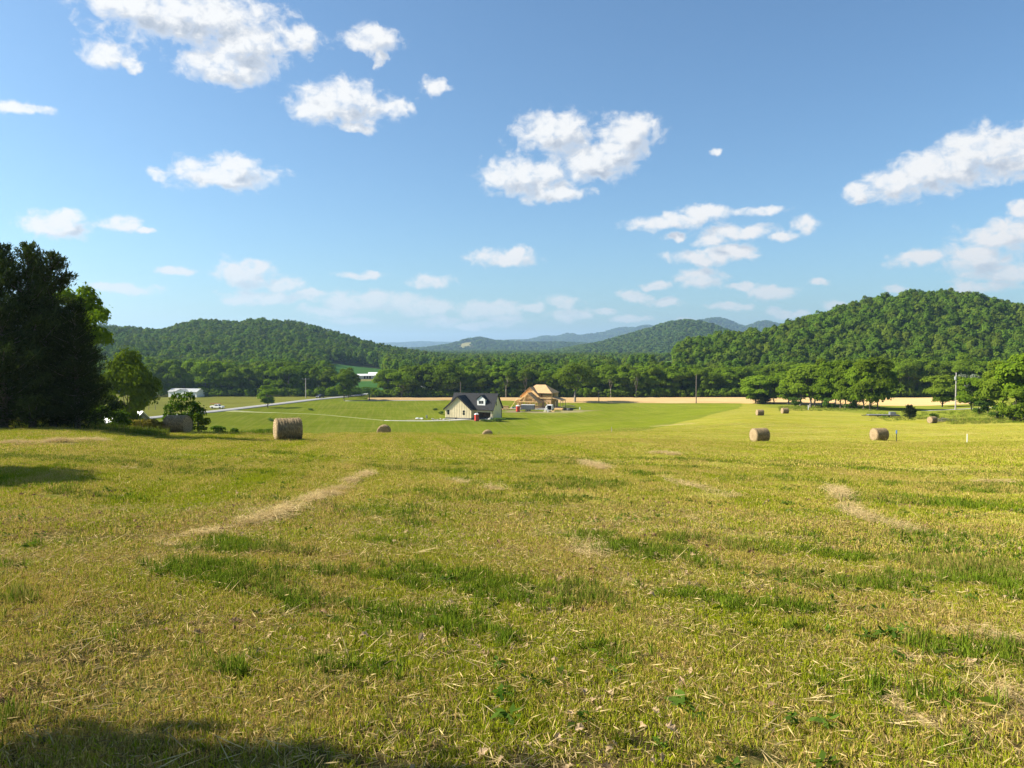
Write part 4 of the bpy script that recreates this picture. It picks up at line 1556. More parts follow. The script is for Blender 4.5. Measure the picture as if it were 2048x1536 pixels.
    v0 = [(.55, yy, zz) for yy, zz in q] + [(.75, yy, zz) for yy, zz in q]
    bk.add(v0, [(4, 3, 2, 1, 0), (5, 6, 7, 8, 9)] + [(i, (i + 1) % 5, (i + 1) % 5 + 5, i + 5) for i in range(5)])
    bk.build('back_wall', M['cream'], t)
    # roofs
    ov, tk = .45, .2
    k = (RID - EV2) / (ym - WD)
    r = MB()
    zE = EV2 - k * ov + .22
    r.slab([(0.2, WD - ov, zE), (GX1 + ov, WD - ov, zE), (GX1 + ov, ym, RID + .22), (0.2, ym, RID + .22)], tk)
    r.slab([(0.2, ym, RID + .22), (GX1 + ov, ym, RID + .22), (GX1 + ov, GD + ov, zE), (0.2, GD + ov, zE)], tk)
    roof = r.build('main_roof', M['roof'], t)
    r = MB()
    k2 = (AP - EV) / (cx - WX0)
    zE2 = EV - k2 * ov + .2
    yb = ym - 0.9
    r.slab([(WX0 - ov, -ov, zE2), (cx, -ov, AP + .2), (cx, yb, AP + .2), (WX0 - ov, yb, zE2)][::-1], tk)
    r.slab([(cx, -ov, AP + .2), (WX1 + ov, -ov, zE2), (WX1 + ov, WD + .3, zE2), (cx, yb, AP + .2)][::-1], tk)
    wr = r.build('wing_roof', M['roof'], t)
    fa = MB()
    for x0, x1, za, zb in ((WX0 - ov, cx, zE2, AP + .2), (cx, WX1 + ov, AP + .2, zE2)):
        fa.add([(x0, -ov - .05, za - .34), (x1, -ov - .05, zb - .34), (x1, -ov - .05, zb + .02), (x0, -ov - .05, za + .02),
                (x0, -ov + .01, za - .34), (x1, -ov + .01, zb - .34), (x1, -ov + .01, zb + .02), (x0, -ov + .01, za + .02)],
               [(0, 1, 2, 3), (7, 6, 5, 4), (0, 4, 5, 1), (3, 2, 6, 7), (1, 5, 6, 2), (0, 3, 7, 4)])
    fa.build('rake_board', M['roof'], wr)
    MB().box(((WX1 + GX1) / 2 + .4, WD - ov - .06, zE - .12), (GX1 - WX1 + .6, .12, .16)).build('gutter', M['roof'], roof)
    # dormer
    dx, dw = 11.75, 2.9
    dy = WD + .75
    zb = EV2 + k * .75 + .22
    zt, za = zb + 1.95, zb + 3.1
    dm = thing_part('dormer', t)
    wl = MB()
    a, b = dx - dw / 2, dx + dw / 2
    p0, p1, q0, q1 = dx - .85, dx + .85, zb + .45, zb + 1.5
    for pr in ([(a, zb - .1), (p0, zb - .1), (p0, zt + (za - zt) * (p0 - a) / (dw / 2)), (a, zt)], [(p1, zb - .1), (b, zb - .1), (b, zt), (p1, zt + (za - zt) * (b - p1) / (dw / 2))],
               [(p0, zb - .1), (p1, zb - .1), (p1, q0), (p0, q0)],
               [(p0, q1), (p1, q1), (p1, zt + (za - zt) * (b - p1) / (dw / 2)), (dx, za), (p0, zt + (za - zt) * (p0 - a) / (dw / 2))]):
        wl.extrude(pr, dy, dy + .15)
    for q in (a + .08, b - .08):
        wl.extrude([(q - .08, zb - .1), (q + .08, zb - .1), (q + .08, zt), (q - .08, zt)], dy + .15, dy + (zt - zb) / k)
    wl.build('dormer_wall', M['white'], dm)
    pf = MB().box((dx, dy + .05, (q0 + q1) / 2), (p1 - p0, .03, q1 - q0)).build('dormer_pane', M['glass'], dm)
    MB().box((dx, dy + .02, (q0 + q1) / 2), (.05, .05, q1 - q0)).build('dormer_mullion', M['white'], dm)
    kk = (za - zt) / (dw / 2)
    r = MB()
    yr = dy + (za - zb) / k + .6
    o2 = .3
    r.slab([(a - o2, dy - .25, zt - kk * o2 + .15), (dx, dy - .25, za + .15), (dx, yr, za + .15), (a - o2, dy + (zt - zb) / k + .2, zt - kk * o2 + .15)][::-1], .14)
    r.slab([(dx, dy - .25, za + .15), (b + o2, dy - .25, zt - kk * o2 + .15), (b + o2, dy + (zt - zb) / k + .2, zt - kk * o2 + .15), (dx, yr, za + .15)][::-1], .14)
    r.build('dormer_roof', M['roof'], dm)
    for vx, vy in ((10.0, WD + 1.9),):
        MB().tube([(vx, vy, EV2 + k * 1.9), (vx, vy, EV2 + k * 1.9 + .75)], .08, 8).build('vent_pipe', M['dull_white'], roof)
    return t


def thing_part(name, parent):
    o = bpy.data.objects.new(name, None)
    COL.objects.link(o)
    o.parent = parent
    return o


house()


# --------------------------------------------------------------- house under construction
def framed_house():
    bx_, by_ = fl(1026, 818.2)
    t = thing('framed_house', 'two-storey house under construction in bare lumber framing and roof boards', 'house', (bx_, by_, FLOOR), -R(23))
    # local frame: front wing at y=0, main block behind
    def studs(mb, p, q, z0, z1, step=.42, open_=()):
        p, q = Vector((*p, 0)), Vector((*q, 0))
        L = (q - p).length
        n = int(L / step)
        for i in range(n + 1):
            s = i / n
            c = p.lerp(q, s)
            if any(a < s < b for a, b in open_):
                continue
            mb.bar((c.x, c.y, z0), (c.x, c.y, z1), .06, .11)
        for z in (z0 + .03, z1 - .03, z1 - .1):
            mb.bar((p.x, p.y, z), (q.x, q.y, z), .1, .07)

    def board_wall(mb, p, q, z0, z1, holes=()):
        """sheathed wall with openings (s0,s1,za,zb)"""
        p, q = Vector((*p, 0)), Vector((*q, 0))
        xs = sorted({0, 1, *[v for h in holes for v in h[:2]]})
        d = (q - p)
        n = Vector((d.y, -d.x, 0)).normalized() * .02
        for a, b in zip(xs[:-1], xs[1:]):
            hs = [h for h in holes if h[0] <= a + 1e-6 and h[1] >= b - 1e-6]
            zz = [(z0, z1)] if not hs else [(z0, hs[0][2]), (hs[0][3], z1)]
            for lo, hi in zz:
                A, B = p + d * a, p + d * b
                vs = [A - n, B - n, B + n, A + n]
                vv = [(v.x, v.y, lo) for v in vs] + [(v.x, v.y, hi) for v in vs]
                mb.add(vv, [(3, 2, 1, 0), (4, 5, 6, 7), (0, 1, 5, 4), (1, 2, 6, 5), (2, 3, 7, 6), (3, 0, 4, 7)])
    MB().box((7.0, 6.5, .1), (16.5, 13, .9)).build('foundation', M['block'], t)
    Z0, E1, E2, RZ = .55, 3.2, 6.2, 9.3
    fr = MB()
    # main two-storey block 3..14 x 5..13
    for (p, q, op) in (((3, 5), (14, 5), ((.12, .2), (.6, .68))), ((14, 5), (14, 13), ((.3, .42),)), ((3, 5), (3, 13), ()), ((3, 13), (14, 13), ())):
        studs(fr, p, q, Z0, E1, .42, op)
        studs(fr, p, q, E1 + .25, E2, .42, op)
        fr.bar((*p, E1 + .12), (*q, E1 + .12), .1, .28)
    for yy in (7, 9, 11):
        studs(fr, (3, yy), (14, yy), Z0, E1, .6)
    # front wing 2.5..10 x 0..5
    for (p, q, op) in (((2.5, 0), (10, 0), ((.2, .35), (.6, .85))), ((10, 0), (10, 5), ((.3, .5),)), ((2.5, 0), (2.5, 5), ())):
        studs(fr, p, q, Z0, E1 - .1, .42, op)
    studs(fr, (0, 3.5), (2.5, 3.5), Z0, E1 - .3, .5)
    studs(fr, (0, 3.5), (0, 9), Z0, E1 - .3, .5)
    a = fr.build('wall_framing', M['lumber'], t)
    a['kind'] = 'stuff'
    sh = MB()
    board_wall(sh, (14.03, 4.98), (14.03, 13), Z0, E1, ((.22, .34, .6, 2.7), (.55, .66, 1.3, 2.6)))
    board_wall(sh, (10.2, 4.95), (14, 4.95), Z0, E1 + .3, ((.25, .45, .6, 2.7), (.65, .8, 1.2, 2.7)))
    board_wall(sh, (14.03, 10.5), (14.03, 13), E1 + .3, E2)
    board_wall(sh, (2.47, 0), (2.47, 3.4), Z0, E1 - .1, ((.3, .7, 1.2, 2.6),))
    sh.build('wall_sheathing', M['osb'], t)
    # roofs: each sheet of boarding a piece of its own
    rf = MB()
    # main hip-ended roof
    xa, xb, ya, yb = 2.6, 14.5, 4.5, 13.5
    ym = (ya + yb) / 2
    rid0, rid1 = 6.2, 10.2
    rf.slab([(xa, ya, E2), (xb, ya, E2), (rid1, ym, RZ), (rid0, ym, RZ)], .06)
    rf.slab([(xb, yb, E2), (xa, yb, E2), (rid0, ym, RZ), (rid1, ym, RZ)], .06)
    rf.add([(xb, ya, E2), (xb, yb, E2), (rid1, ym, RZ)], [(0, 1, 2)])
    rf.add([(xa, yb, E2), (xa, ya, E2), (rid0, ym, RZ)], [(0, 1, 2)])
    main = rf.build('main_roof', M['osb'], t)
    # upper front gable, boarded, running forward from the main roof
    gx, gw, gz0, gz1 = 5.6, 4.3, 4.6, 8.5
    rg = MB()
    rg.slab([(gx - gw, 3.6, gz0), (gx, 3.6, gz1), (gx, 9, gz1), (gx - gw, 7, gz0)][::-1], .06)
    rg.slab([(gx, 3.6, gz1), (gx + gw, 3.6, gz0), (gx + gw, 7, gz0), (gx, 9, gz1)][::-1], .06)
    rg.build('upper_gable_roof', M['osb'], t)
    gw_ = MB()
    gw_.extrude([(gx - gw + .3, gz0), (gx + gw - .3, gz0), (gx, gz1 - .25)], 4.1, 4.16)
    gw_.build('gable_boarding', M['lumber'], t)
    # lower front wing: gable with its right slope boarded
    lx, lw, lz0, lz1 = 6.2, 4.3, 2.9, 6.5
    rl = MB()
    n = 5
    for i in range(n):                       # courses of boards, slightly stepped
        s0, s1 = i / n, (i + 1) / n - .012
        x0, x1 = lx + lw * 1.12 * s0, lx + lw * 1.12 * s1
        za, zb = lz1 - (lz1 - lz0) * 1.12 * s0, lz1 - (lz1 - lz0) * 1.12 * s1
        rl.slab([(x0, -.5, za), (x1, -.5, zb), (x1, 5.5, zb), (x0, 5.5, za)][::-1], .05)
    rl.build('wing_roof', M['osb'], t)
    rl2 = MB()
    rl2.slab([(lx - lw * 1.25, -.2, lz0 - .5), (lx, 1.8, lz1), (lx, 5.5, lz1), (lx - lw * 1.25, 5.5, lz0 - .5)][::-1], .05)
    rl2.build('wing_left_slope', M['lumber'], t)
    tr = MB()
    for yy in np.arange(0, 5.2, .6):
        tr.bar((lx - lw, yy, lz0), (lx, yy, lz1 - .1), .06, .12)
        tr.bar((lx + lw, yy, lz0), (lx, yy, lz1 - .1), .06, .12)
        tr.bar((lx - lw, yy, lz0), (lx + lw, yy, lz0), .06, .12)
        tr.bar((lx, yy, lz0), (lx, yy, lz1 - .1), .06, .1)
        tr.bar((lx - lw * .5, yy, lz0), (lx - lw * .25, yy, lz0 + (lz1 - lz0) * .75), .05, .1)
        tr.bar((lx + lw * .5, yy, lz0), (lx + lw * .25, yy, lz0 + (lz1 - lz0) * .75), .05, .1)
    for s in np.arange(.1, 1.0, .14):
        tr.bar((lx - lw * s, -.02, lz0), (lx - lw * s, -.02, lz0 + (lz1 - lz0) * (1 - s)), .05, .05)
        tr.bar((lx + lw * s, -.02, lz0), (lx + lw * s, -.02, lz0 + (lz1 - lz0) * (1 - s)), .05, .05)
    q = tr.build('roof_trusses', M['lumber'], t)
    q['kind'] = 'stuff'
    # left lean-to roof and right porch on posts
    lt = MB()
    lt.slab([(-.6, 3, 2.75), (2.6, 3, 4.3), (2.6, 9.5, 4.3), (-.6, 9.5, 2.75)][::-1], .06)
    lt.build('left_porch_roof', M['lumber'], t)
    pr = MB()
    pr.slab([(14.05, 4.8, 4.6), (18.0, 4.8, 3.45), (18.0, 11, 3.45), (14.05, 11, 4.6)][::-1], .08)
    pr.build('right_porch_roof', M['osb'], t)
    MB().bar((17.9, 4.9, 3.3), (17.9, 11, 3.3), .12, .3).build('porch_beam', M['lumber'], t)
    for xx, yy in ((17.8, 5), (17.8, 8), (17.8, 10.9), (15.9, 5), (-.4, 3.2), (-.4, 6.2)):
        MB().bar((xx, yy, 0), (xx, yy, 3.3 if xx > 0 else 2.8), .14).build('porch_post', M['pole'], t)
    for (p, q_) in (((-2.2, 2.4, 0), (-.2, 5, 4.0)), ((-1.6, 5.5, 0), (2.7, 6, 6.0)), ((8.6, -1.2, .2), (8.2, -.2, 4.6))):
        MB().bar(p, q_, .13, .09).build('brace_board', M['lumber'], t)
    # the beams of the first floor
    jb = MB()
    for xx in np.arange(3.2, 14, .6):
        jb.bar((xx, 5.1, E1 + .12), (xx, 12.9, E1 + .12), .06, .25)
    q = jb.build('floor_joists', M['lumber'], t)
    q['kind'] = 'stuff'


framed_house()


# --------------------------------------------------------------- things about the building site
def portable_toilet(px, py, label, rz):
    x, y = fl(px, py)
    t = thing('portable_toilet', label, 'portable toilet', (x, y, g1(x, y)), rz, 'red portable toilets on the site', 1.0)
    MB().box((0, 0, .08), (1.2, 1.2, .16)).build('skid', M['black'], t)
    b = MB().box((0, 0, 1.15), (1.12, 1.12, 2.0))
    for k in (-.36, 0, .36):
        b.box((k, -.575, 1.15), (.06, .03, 1.7))
        b.box((.575, k, 1.15), (.03, .06, 1.7))
    b.build('cabin', M['red'], t)
    d = MB().box((0, -.60, 1.12), (.72, .04, 1.75)).build('door', M['red'], t)
    MB().box((.28, -.64, 1.1), (.05, .05, .16)).build('handle', M['dull_white'], d)
    rf = MB().box((0, 0, 2.2), (1.2, 1.2, .12))
    rf.add([(-.58, -.58, 2.26), (.58, -.58, 2.26), (.58, .58, 2.26), (-.58, .58, 2.26), (-.3, -.3, 2.48), (.3, -.3, 2.48), (.3, .3, 2.48), (-.3, .3, 2.48)],
           [(0, 1, 5, 4), (1, 2, 6, 5), (2, 3, 7, 6), (3, 0, 4, 7), (4, 5, 6, 7)])
    rf.build('roof_cap', M['white'], t)
    MB().tube([(.42, .42, 2.2), (.42, .42, 2.75)], .05, 8).build('vent_pipe', M['white'], t)


portable_toilet(953, 842.5, 'red portable toilet with white roof before the open garage', R(25))
portable_toilet(1036, 823.8, 'red portable toilet with white roof before the framed house', R(20))


def wheel(parent, c, r=.36, w=.24):
    t = MB().tube([(c[0], c[1] - w / 2, c[2]), (c[0], c[1] + w / 2, c[2])], r, 18).build('tyre', M['black'], parent)
    MB().tube([(c[0], c[1] - w / 2 - .012, c[2]), (c[0], c[1] + w / 2 + .012, c[2])], r * .58, 14).build('rim', M['chrome'], t)


def pickup(loc, rz):
    t = thing('pickup_truck', 'white pickup with a ladder rack parked beside the road', 'pickup truck', loc, rz)
    b = MB()
    b.extrude([(-2.7, .5), (-2.7, 1.08), (2.15, 1.1), (2.62, .98), (2.72, .62), (2.68, .42), (2.2, .42), (2.1, .72), (1.9, .84), (1.5, .84), (1.3, .72), (1.2, .40),
               (-1.2, .40), (-1.3, .72), (-1.5, .84), (-1.9, .84), (-2.1, .72), (-2.2, .46)], -.95, .95)
    ob = b.build('body', M['white'], t)
    bv = ob.modifiers.new('bevel', 'BEVEL')
    bv.width = .05
    bv.segments = 2
    c = MB().extrude([(-.75, 1.08), (1.25, 1.1), (.62, 1.72), (.35, 1.78), (-.55, 1.78), (-.72, 1.7)], -.82, .82)
    oc = c.build('cab', M['white'], t)
    for s in (-1, 1):
        MB().extrude([(-.55, 1.14), (.98, 1.14), (.55, 1.62), (-.5, 1.66)], s * .825, s * .84).build('side_window', M['glass'], oc)
        MB().box((2.69, s * .68, .86), (.08, .36, .18)).build('headlight', M['dull_white'], t)
        MB().box((-2.71, s * .86, .86), (.04, .14, .3)).build('tail_light', M['red'], t)
    MB().add([(1.27, -.72, 1.12), (1.27, .72, 1.12), (.66, .66, 1.69), (.66, -.66, 1.69)], [(0, 1, 2, 3)]).build('windscreen', M['glass'], oc)
    for p in ((1.7, -.84, .38), (1.7, .84, .38), (-1.7, -.84, .38), (-1.7, .84, .38)):
        wheel(t, p)
    MB().box((2.74, 0, .55), (.1, 1.8, .2)).build('bumper', M['chrome'], t)
    r = MB()
    for xx in (-2.5, -.9, .3):
        for s in (-1, 1):
            r.bar((xx, s * .85, 1.08), (xx, s * .85, 2.0), .05)
        r.bar((xx, -.85, 2.0), (xx, .85, 2.0), .05)
    for s in (-1, 1):
        r.bar((-2.8, s * .85, 2.02), (1.6, s * .85, 2.02), .07)
    for yy in (-.4, -.1, .3):
        r.bar((-2.9, yy, 2.06), (1.9, yy, 2.06), .09)
    r.build('ladder_rack', M['rust'], t)


x, y = fl(431, 818.5)
pickup((x - 0.5, y + 2.5, g1(x, y + 2)), R(-14))


def car(loc, rz):
    t = thing('parked_car', 'dark sport utility vehicle driving on the road near the road bend', 'car', loc, rz)
    t.name = 'dark_car'
    b = MB().extrude([(-2.3, .45), (-2.3, 1.0), (-2.15, 1.1), (1.0, 1.1), (2.05, .98), (2.3, .75), (2.28, .4), (1.85, .4), (1.75, .7), (1.2, .7), (1.05, .38),
                      (-1.0, .38), (-1.15, .7), (-1.7, .7), (-1.82, .42)], -.92, .92)
    ob = b.build('body', M['charcoal'], t)
    bv = ob.modifiers.new('bevel', 'BEVEL')
    bv.width = .06
    bv.segments = 2
    oc = MB().extrude([(-2.15, 1.08), (1.05, 1.08), (.4, 1.62), (-.1, 1.72), (-1.7, 1.70), (-2.0, 1.6)], -.78, .78).build('cabin', M['charcoal'], t)
    for s in (-1, 1):
        MB().extrude([(-1.9, 1.14), (.8, 1.14), (.35, 1.55), (-1.75, 1.58)], s * .785, s * .80).build('side_window', M['glass'], oc)
        MB().box((2.22, s * .68, .84), (.14, .36, .16)).build('headlight', M['dull_white'], t)
    MB().add([(1.07, -.7, 1.11), (1.07, .7, 1.11), (.44, .64, 1.60), (.44, -.64, 1.60)], [(0, 1, 2, 3)]).build('windscreen', M['glass'], oc)
    MB().box((2.3, 0, .55), (.06, 1.0, .2)).build('grille', M['black'], t)
    for p in ((1.48, -.82, .36), (1.48, .82, .36), (-1.42, -.82, .36), (-1.42, .82, .36)):
        wheel(t, p)


x, y = -91.5, 369
car((x, y, g1(x, y) + .16), R(-112))


def dump_trailer(loc, rz):
    t = thing('dump_trailer', 'grey high-sided trailer standing before the framed house', 'trailer', loc, rz)
    b = MB()
    for s in (-1, 1):
        b.box((0, s * 1.15, 1.55), (5.0, .08, 1.7))
        for xx in np.arange(-2.3, 2.4, .65):
            b.box((xx, s * 1.22, 1.55), (.1, .08, 1.7))
    b.box((-2.46, 0, 1.55), (.08, 2.2, 1.7))
    b.box((0, 0, .75), (5.0, 2.3, .12))
    b.build('bed', M['steel'], t)
    MB().box((2.48, 0, 1.5), (.08, 2.2, 1.6)).build('tailgate', M['charcoal'], t)
    MB().box((0, 0, 2.43), (5.1, 2.45, .08)).build('top_rail', M['dull_white'], t)
    for xx in (-.4, .5):
        for s in (-1, 1):
            wheel(t, (xx, s * 1.05, .38))
    f = MB()
    f.bar((-2.4, -.6, .6), (-3.9, 0, .5), .12)
    f.bar((-2.4, .6, .6), (-3.9, 0, .5), .12)
    f.bar((-3.6, 0, 0), (-3.6, 0, .6), .08)
    f.build('tongue', M['charcoal'], t)


x, y = fl(1056, 822.6)
dump_trailer((x, y, g1(x, y)), R(-12))


def flatbed(loc, rz):
    t = thing('flatbed_trailer', 'low dark flatbed trailer lying by the right tree row', 'trailer', loc, rz)
    MB().box((0, 0, .62), (7.5, 2.2, .16)).build('deck', M['greywood'], t)
    b = MB()
    for s in (-1, 1):
        b.box((0, s * 1.05, .5), (7.5, .1, .2))
    b.bar((-3.7, -.8, .5), (-5.2, 0, .45), .12)
    b.bar((-3.7, .8, .5), (-5.2, 0, .45), .12)
    b.build('frame', M['charcoal'], t)
    for xx in (.6, 1.5):
        for s in (-1, 1):
            wheel(t, (xx, s * 1.0, .36))
    MB().box((2.2, 0, 1.05), (1.3, 1.4, .7)).build('tool_box', M['steel'], t)


x, y, z = at(1768, 197)
flatbed((x, y, z), R(-8))


def van(loc, rz):
    t = thing('cargo_trailer', 'white cargo trailer with its dark back open beside the framed house', 'trailer', loc, rz)
    b = MB()
    for s in (-1, 1):
        b.box((0, s * 1.0, 1.35), (3.6, .08, 1.8))
    b.box((0, 0, 2.27), (3.6, 2.08, .08))
    b.box((1.8, 0, 1.35), (.08, 2.08, 1.8))
    b.box((0, 0, .45), (3.6, 2.0, .1))
    b.build('shell', M['white'], t)
    fr = MB()
    for s in (-1, 1):
        fr.box((-1.82, s * .98, 1.35), (.1, .16, 1.9))
    fr.box((-1.82, 0, 2.24), (.1, 2.1, .16))
    fr.build('door_frame', M['dull_white'], t)
    MB().box((-2.6, 0, .22), (1.7, 1.7, .06)).build('ramp', M['steel'], t)
    MB().box((1.3, 0, 1.2), (.7, 1.7, 1.3)).build('load', M['dark'], t)
    for xx in (-.1, .75):
        for s in (-1, 1):
            wheel(t, (xx, s * 1.12, .36))


x, y = fl(1100, 822.8)
van((x, y + 1, g1(x, y)), R(78))


def ladder(loc, rz, label):
    t = thing('sawhorse_ladder', label, 'ladder', loc, rz)
    t.name = 'step_ladder'
    for s, n in ((-1, 'front_rail'), (1, 'rear_rail')):
        b = MB()
        b.bar((-.3, s * 1.0, 0), (-.2, 0, 2.3), .1)
        b.bar((.3, s * 1.0, 0), (.2, 0, 2.3), .1)
        b.build(n, M['white'], t)
    b = MB()
    for k in range(1, 8):
        q = k / 8
        b.bar((-.3 + .1 * q, -1 + q, 2.3 * q), (.3 - .1 * q, -1 + q, 2.3 * q), .06)
    b.build('rungs', M['dull_white'], t)


x, y = fl(1093, 824.5)
ladder((x, y, g1(x, y)), R(40), 'white step ladder beside the open cargo trailer')


def stack(px, py, label, size, mt, n, name='lumber_stack', rz=.2, cat='lumber stack'):
    x, y = fl(px, py)
    t = thing(name, label, cat, (x, y, g1(x, y)), rz)
    L, Wd, H = size
    for k in range(n):
        h = H / n
        b = MB()
        m = max(2, int(Wd / .35))
        for j in range(m):
            b.box((random.uniform(-.1, .1), -Wd / 2 + (j + .5) * Wd / m, h * (k + .5) + .06), (L * random.uniform(.94, 1.04), Wd / m * .9, h * .86))
        b.build('board_layer', mt, t)
    for s in (-.35, .35):
        MB().box((L * s, 0, .03), (.12, Wd, .06)).build('bearer', M['pole'], t)


stack(1006, 817.5, 'long stack of fresh yellow boards right of the dark-roofed house', (4.2, 1.2, .5), M['lumber'], 3)
stack(1015, 819.6, 'low spread of boards in front of the long stack', (4.6, 1.4, .3), M['lumber'], 2)
stack(1008, 815.4, 'farther pile of boards left of the framed house', (3.8, 1.2, .6), M['osb'], 3)
stack(1118, 820.5, 'pile of pale lumber offcuts under the right porch', (3.2, 1.6, .7), M['lumber'], 3, rz=-.3)
stack(1103, 823.2, 'few boards lying in the grass before the cargo trailer', (3.0, .9, .2), M['lumber'], 1, rz=-.5)
stack(1131, 821.3, 'left one of two dark wrapped pallets right of the framed house', (1.5, 1.2, .95), M['charcoal'], 3, 'wrapped_pallet', .1, 'pallet')
stack(1142, 821.1, 'right one of two dark wrapped pallets right of the framed house', (1.5, 1.2, .95), M['charcoal'], 3, 'wrapped_pallet', .1, 'pallet')
stack(1136.5, 821.6, 'grey block pile between the two dark pallets', (.9, .9, .9), M['block'], 4, 'block_pile', .1, 'blocks')


def crate(px, py, label, mt, sz, name='tool_chest'):
    x, y = fl(px, py)
    t = thing(name, label, 'box', (x, y, g1(x, y)), .2)
    L, w, h = sz
    o = MB().box((0, 0, h / 2), (L, w, h)).build('body', mt, t)
    bv = o.modifiers.new('bevel', 'BEVEL')
    bv.width = .04
    MB().box((0, 0, h + .03), (L * 1.04, w * 1.04, .06)).build('lid', mt, t)


crate(1028, 818, 'green site box left of the red toilet at the framed house', M['green_paint'], (1.4, .9, .8))


def slab_heap(px, py, label, n, sp, mt, name='slab_heap', cat='rubble'):
    x, y = fl(px, py)
    t = thing(name, label, cat, (x, y, g1(x, y)), 0)
    for k in range(n):
        a, b = random.uniform(.4, 1.1), random.uniform(.3, .7)
        b_ = MB().box((random.uniform(-sp, sp), random.uniform(-sp, sp) * .5, .12 + random.uniform(0, .25)), (a, b, random.uniform(.12, .3)), random.uniform(0, 3))
        o = b_.build('slab', mt, t)


slab_heap(838, 838.5, 'white plastic and block heap left of the dark-roofed house', 9, 1.3, M['white'])
slab_heap(877, 840, 'pale concrete slabs lying before the gable of the dark-roofed house', 8, 2.3, M['concrete'])
crate(853, 837, 'grey utility pedestal standing between the heaps', M['block'], (.5, .4, 1.0), 'utility_pedestal')
crate(911.5, 839, 'small dark box at the foot of the gable wall', M['dark'], (.4, .35, .55), 'meter_box')


def dirt_mound(px, py, label, r, h, mt, name):
    x, y = fl(px, py)
    vs, fs = [], []
    n, m = 28, 9
    for j in range(m + 1):
        q = j / m
        for k in range(n):
            a = 2 * math.pi * k / n
            rr = r * q * (1 + .12 * math.sin(3 * a + 1) + .07 * math.sin(7 * a))
            vs.append((rr * math.cos(a), rr * math.sin(a) * .7, h * (1 - q * q) ** 1.3 * (1 + .15 * math.sin(a * 5 + q * 9)) - .1))
    for j in range(m):
        for k in range(n):
            fs.append((j * n + k, j * n + (k + 1) % n, (j + 1) * n + (k + 1) % n, (j + 1) * n + k))
    me = mesh_np(name, np.array(vs), np.array(fs)[:, ::-1], True)
    o = obj(name, me, mt)
    o.location = (x, y, g1(x, y))
    tag(o, label, 'mound')
    return o


dirt_mound(982, 840.2, 'small grey gravel heap at the right corner of the open garage', 1.5, 1.0, M['block'], 'gravel_heap')
x, y = fl(992, 843.2)
shrub(SH[0], 'weedy green mound in front of the right corner of the dark-roofed house', (x, y, g1(x, y)), M['weed'], None, (4.6, 2.0, .72))
x, y = fl(973, 843.4)
shrub(SH[1], 'low weeds right of the red toilet at the open garage', (x, y, g1(x, y)), M['weed'], None, (2.4, 1.4, .5))


# --------------------------------------------------------------- poles, posts and stakes
def pole(px, d, top, label, mt, r=.16, arm=0.0, box=False, base_z=None):
    x, y, z = at(px, d)
    H = -(top - 700) / F * d - z
    t = thing('utility_pole', label, 'utility pole', (x, y, z), R(10))
    MB().tube([(0, 0, -.5), (0, 0, H * .5), (0, 0, H)], [r * 1.15, r, r * .8], 10).build('shaft', mt, t)
    if arm:
        MB().box((0, -.14, H - .5), (arm, .12, .14)).build('crossarm', mt, t)
        for s in (-.45, 0, .45):
            MB().tube([(arm * s, -.14, H - .43), (arm * s, -.14, H - .15)], .07, 6).build('insulator', M['dull_white'], t)
    if box:
        MB().tube([(-.35, -.1, H - 2.2), (-.35, -.1, H - 1.2)], .28, 12).build('transformer', M['tin'], t)


pole(611, 372, 756, 'pale utility pole with crossarm beside the road on the left', M['pole_pale'], .22, 3.4)
pole(461, 392, 768, 'thin grey utility pole left of the lone round tree', M['pole_pale'], .16, 2.0)
pole(921, 345, 764, 'dark thin pole rising behind the dark-roofed house', M['pole'], .16)
pole(1393, 334, 749, 'tall bare wooden pole standing at the edge of the wheat', M['pole'], .2)
pole(1198, 336, 780, 'short dark pole right of the forked tree', M['pole'], .16)
pole(1913, 236, 745, 'pale pole with grey canister beside the gravel lane on the right', M['pole_pale'], .2, 0, True)
pole(738, 352, 786, 'short dark post at the corner of the lawn by the road', M['dark'], .22)
pole(637, 385, 770, 'thin pole above the dark car', M['pole_pale'], .1)


def stake(px, d, h, label, mt, cap=None, r=.03):
    x, y, z = at(px, d)
    t = thing('survey_stake', label, 'stake', (x, y, z))
    MB().tube([(0, 0, -.2), (0, 0, h)], r, 6).build('rod', mt, t)
    if cap:
        MB().tube([(0, 0, h - .28), (0, 0, h + .03)], r * 1.7, 6).build('tip', cap, t)


stake(1796, 74.5, 1.2, 'dark stake with blue tip in the right field', M['dark'], M['blue'], .035)
stake(1938, 67.5, .82, 'white stake standing in the right field', M['white'], None, .032)
stake(1618, 252, 1.5, 'short white marker post before the right tree row', M['white'], None, .09)
stake(1224, 138, 1.0, 'thin stake on the edge of the green lawn', M['pole_pale'], None, .05)
stake(998, 196, 1.0, 'thin dark stake on the lawn right of the small domed bale', M['pole'], None, .05)
x, y = fl(898, 843.5)
stake(898, y, .9, 'white stake before the gable of the dark-roofed house', M['white'], None, .05)
stake(972, 249, 1.0, 'white stake right of the red toilet at the open garage', M['white'], None, .05)
stake(1160, 300, .8, 'white marker right of the wrapped pallets', M['white'], None, .16)
for k, px in enumerate((296, 309, 352, 392, 407)):
    lab = ['leftmost thin fence post in the left pasture', 'second fence post in the left pasture from the left', 'fence post showing above the sapling',
           'fourth fence post in the left pasture from the left', 'fence post nearest the white pickup'][k]
    d_ = 298
    x, y, z = at(px, d_)
    t = thing('fence_post', lab, 'fence post', (x, y, z), 0, 'fence posts in the left pasture')
    MB().tube([(0, 0, -.3), (0, 0, 1.7)], [.11, .09], 7).build('shaft', M['pole'], t)
    MB().tube([(0, 0, 1.7), (0, 0, 1.78)], [.09, .03], 7).build('cap', M['pole'], t)


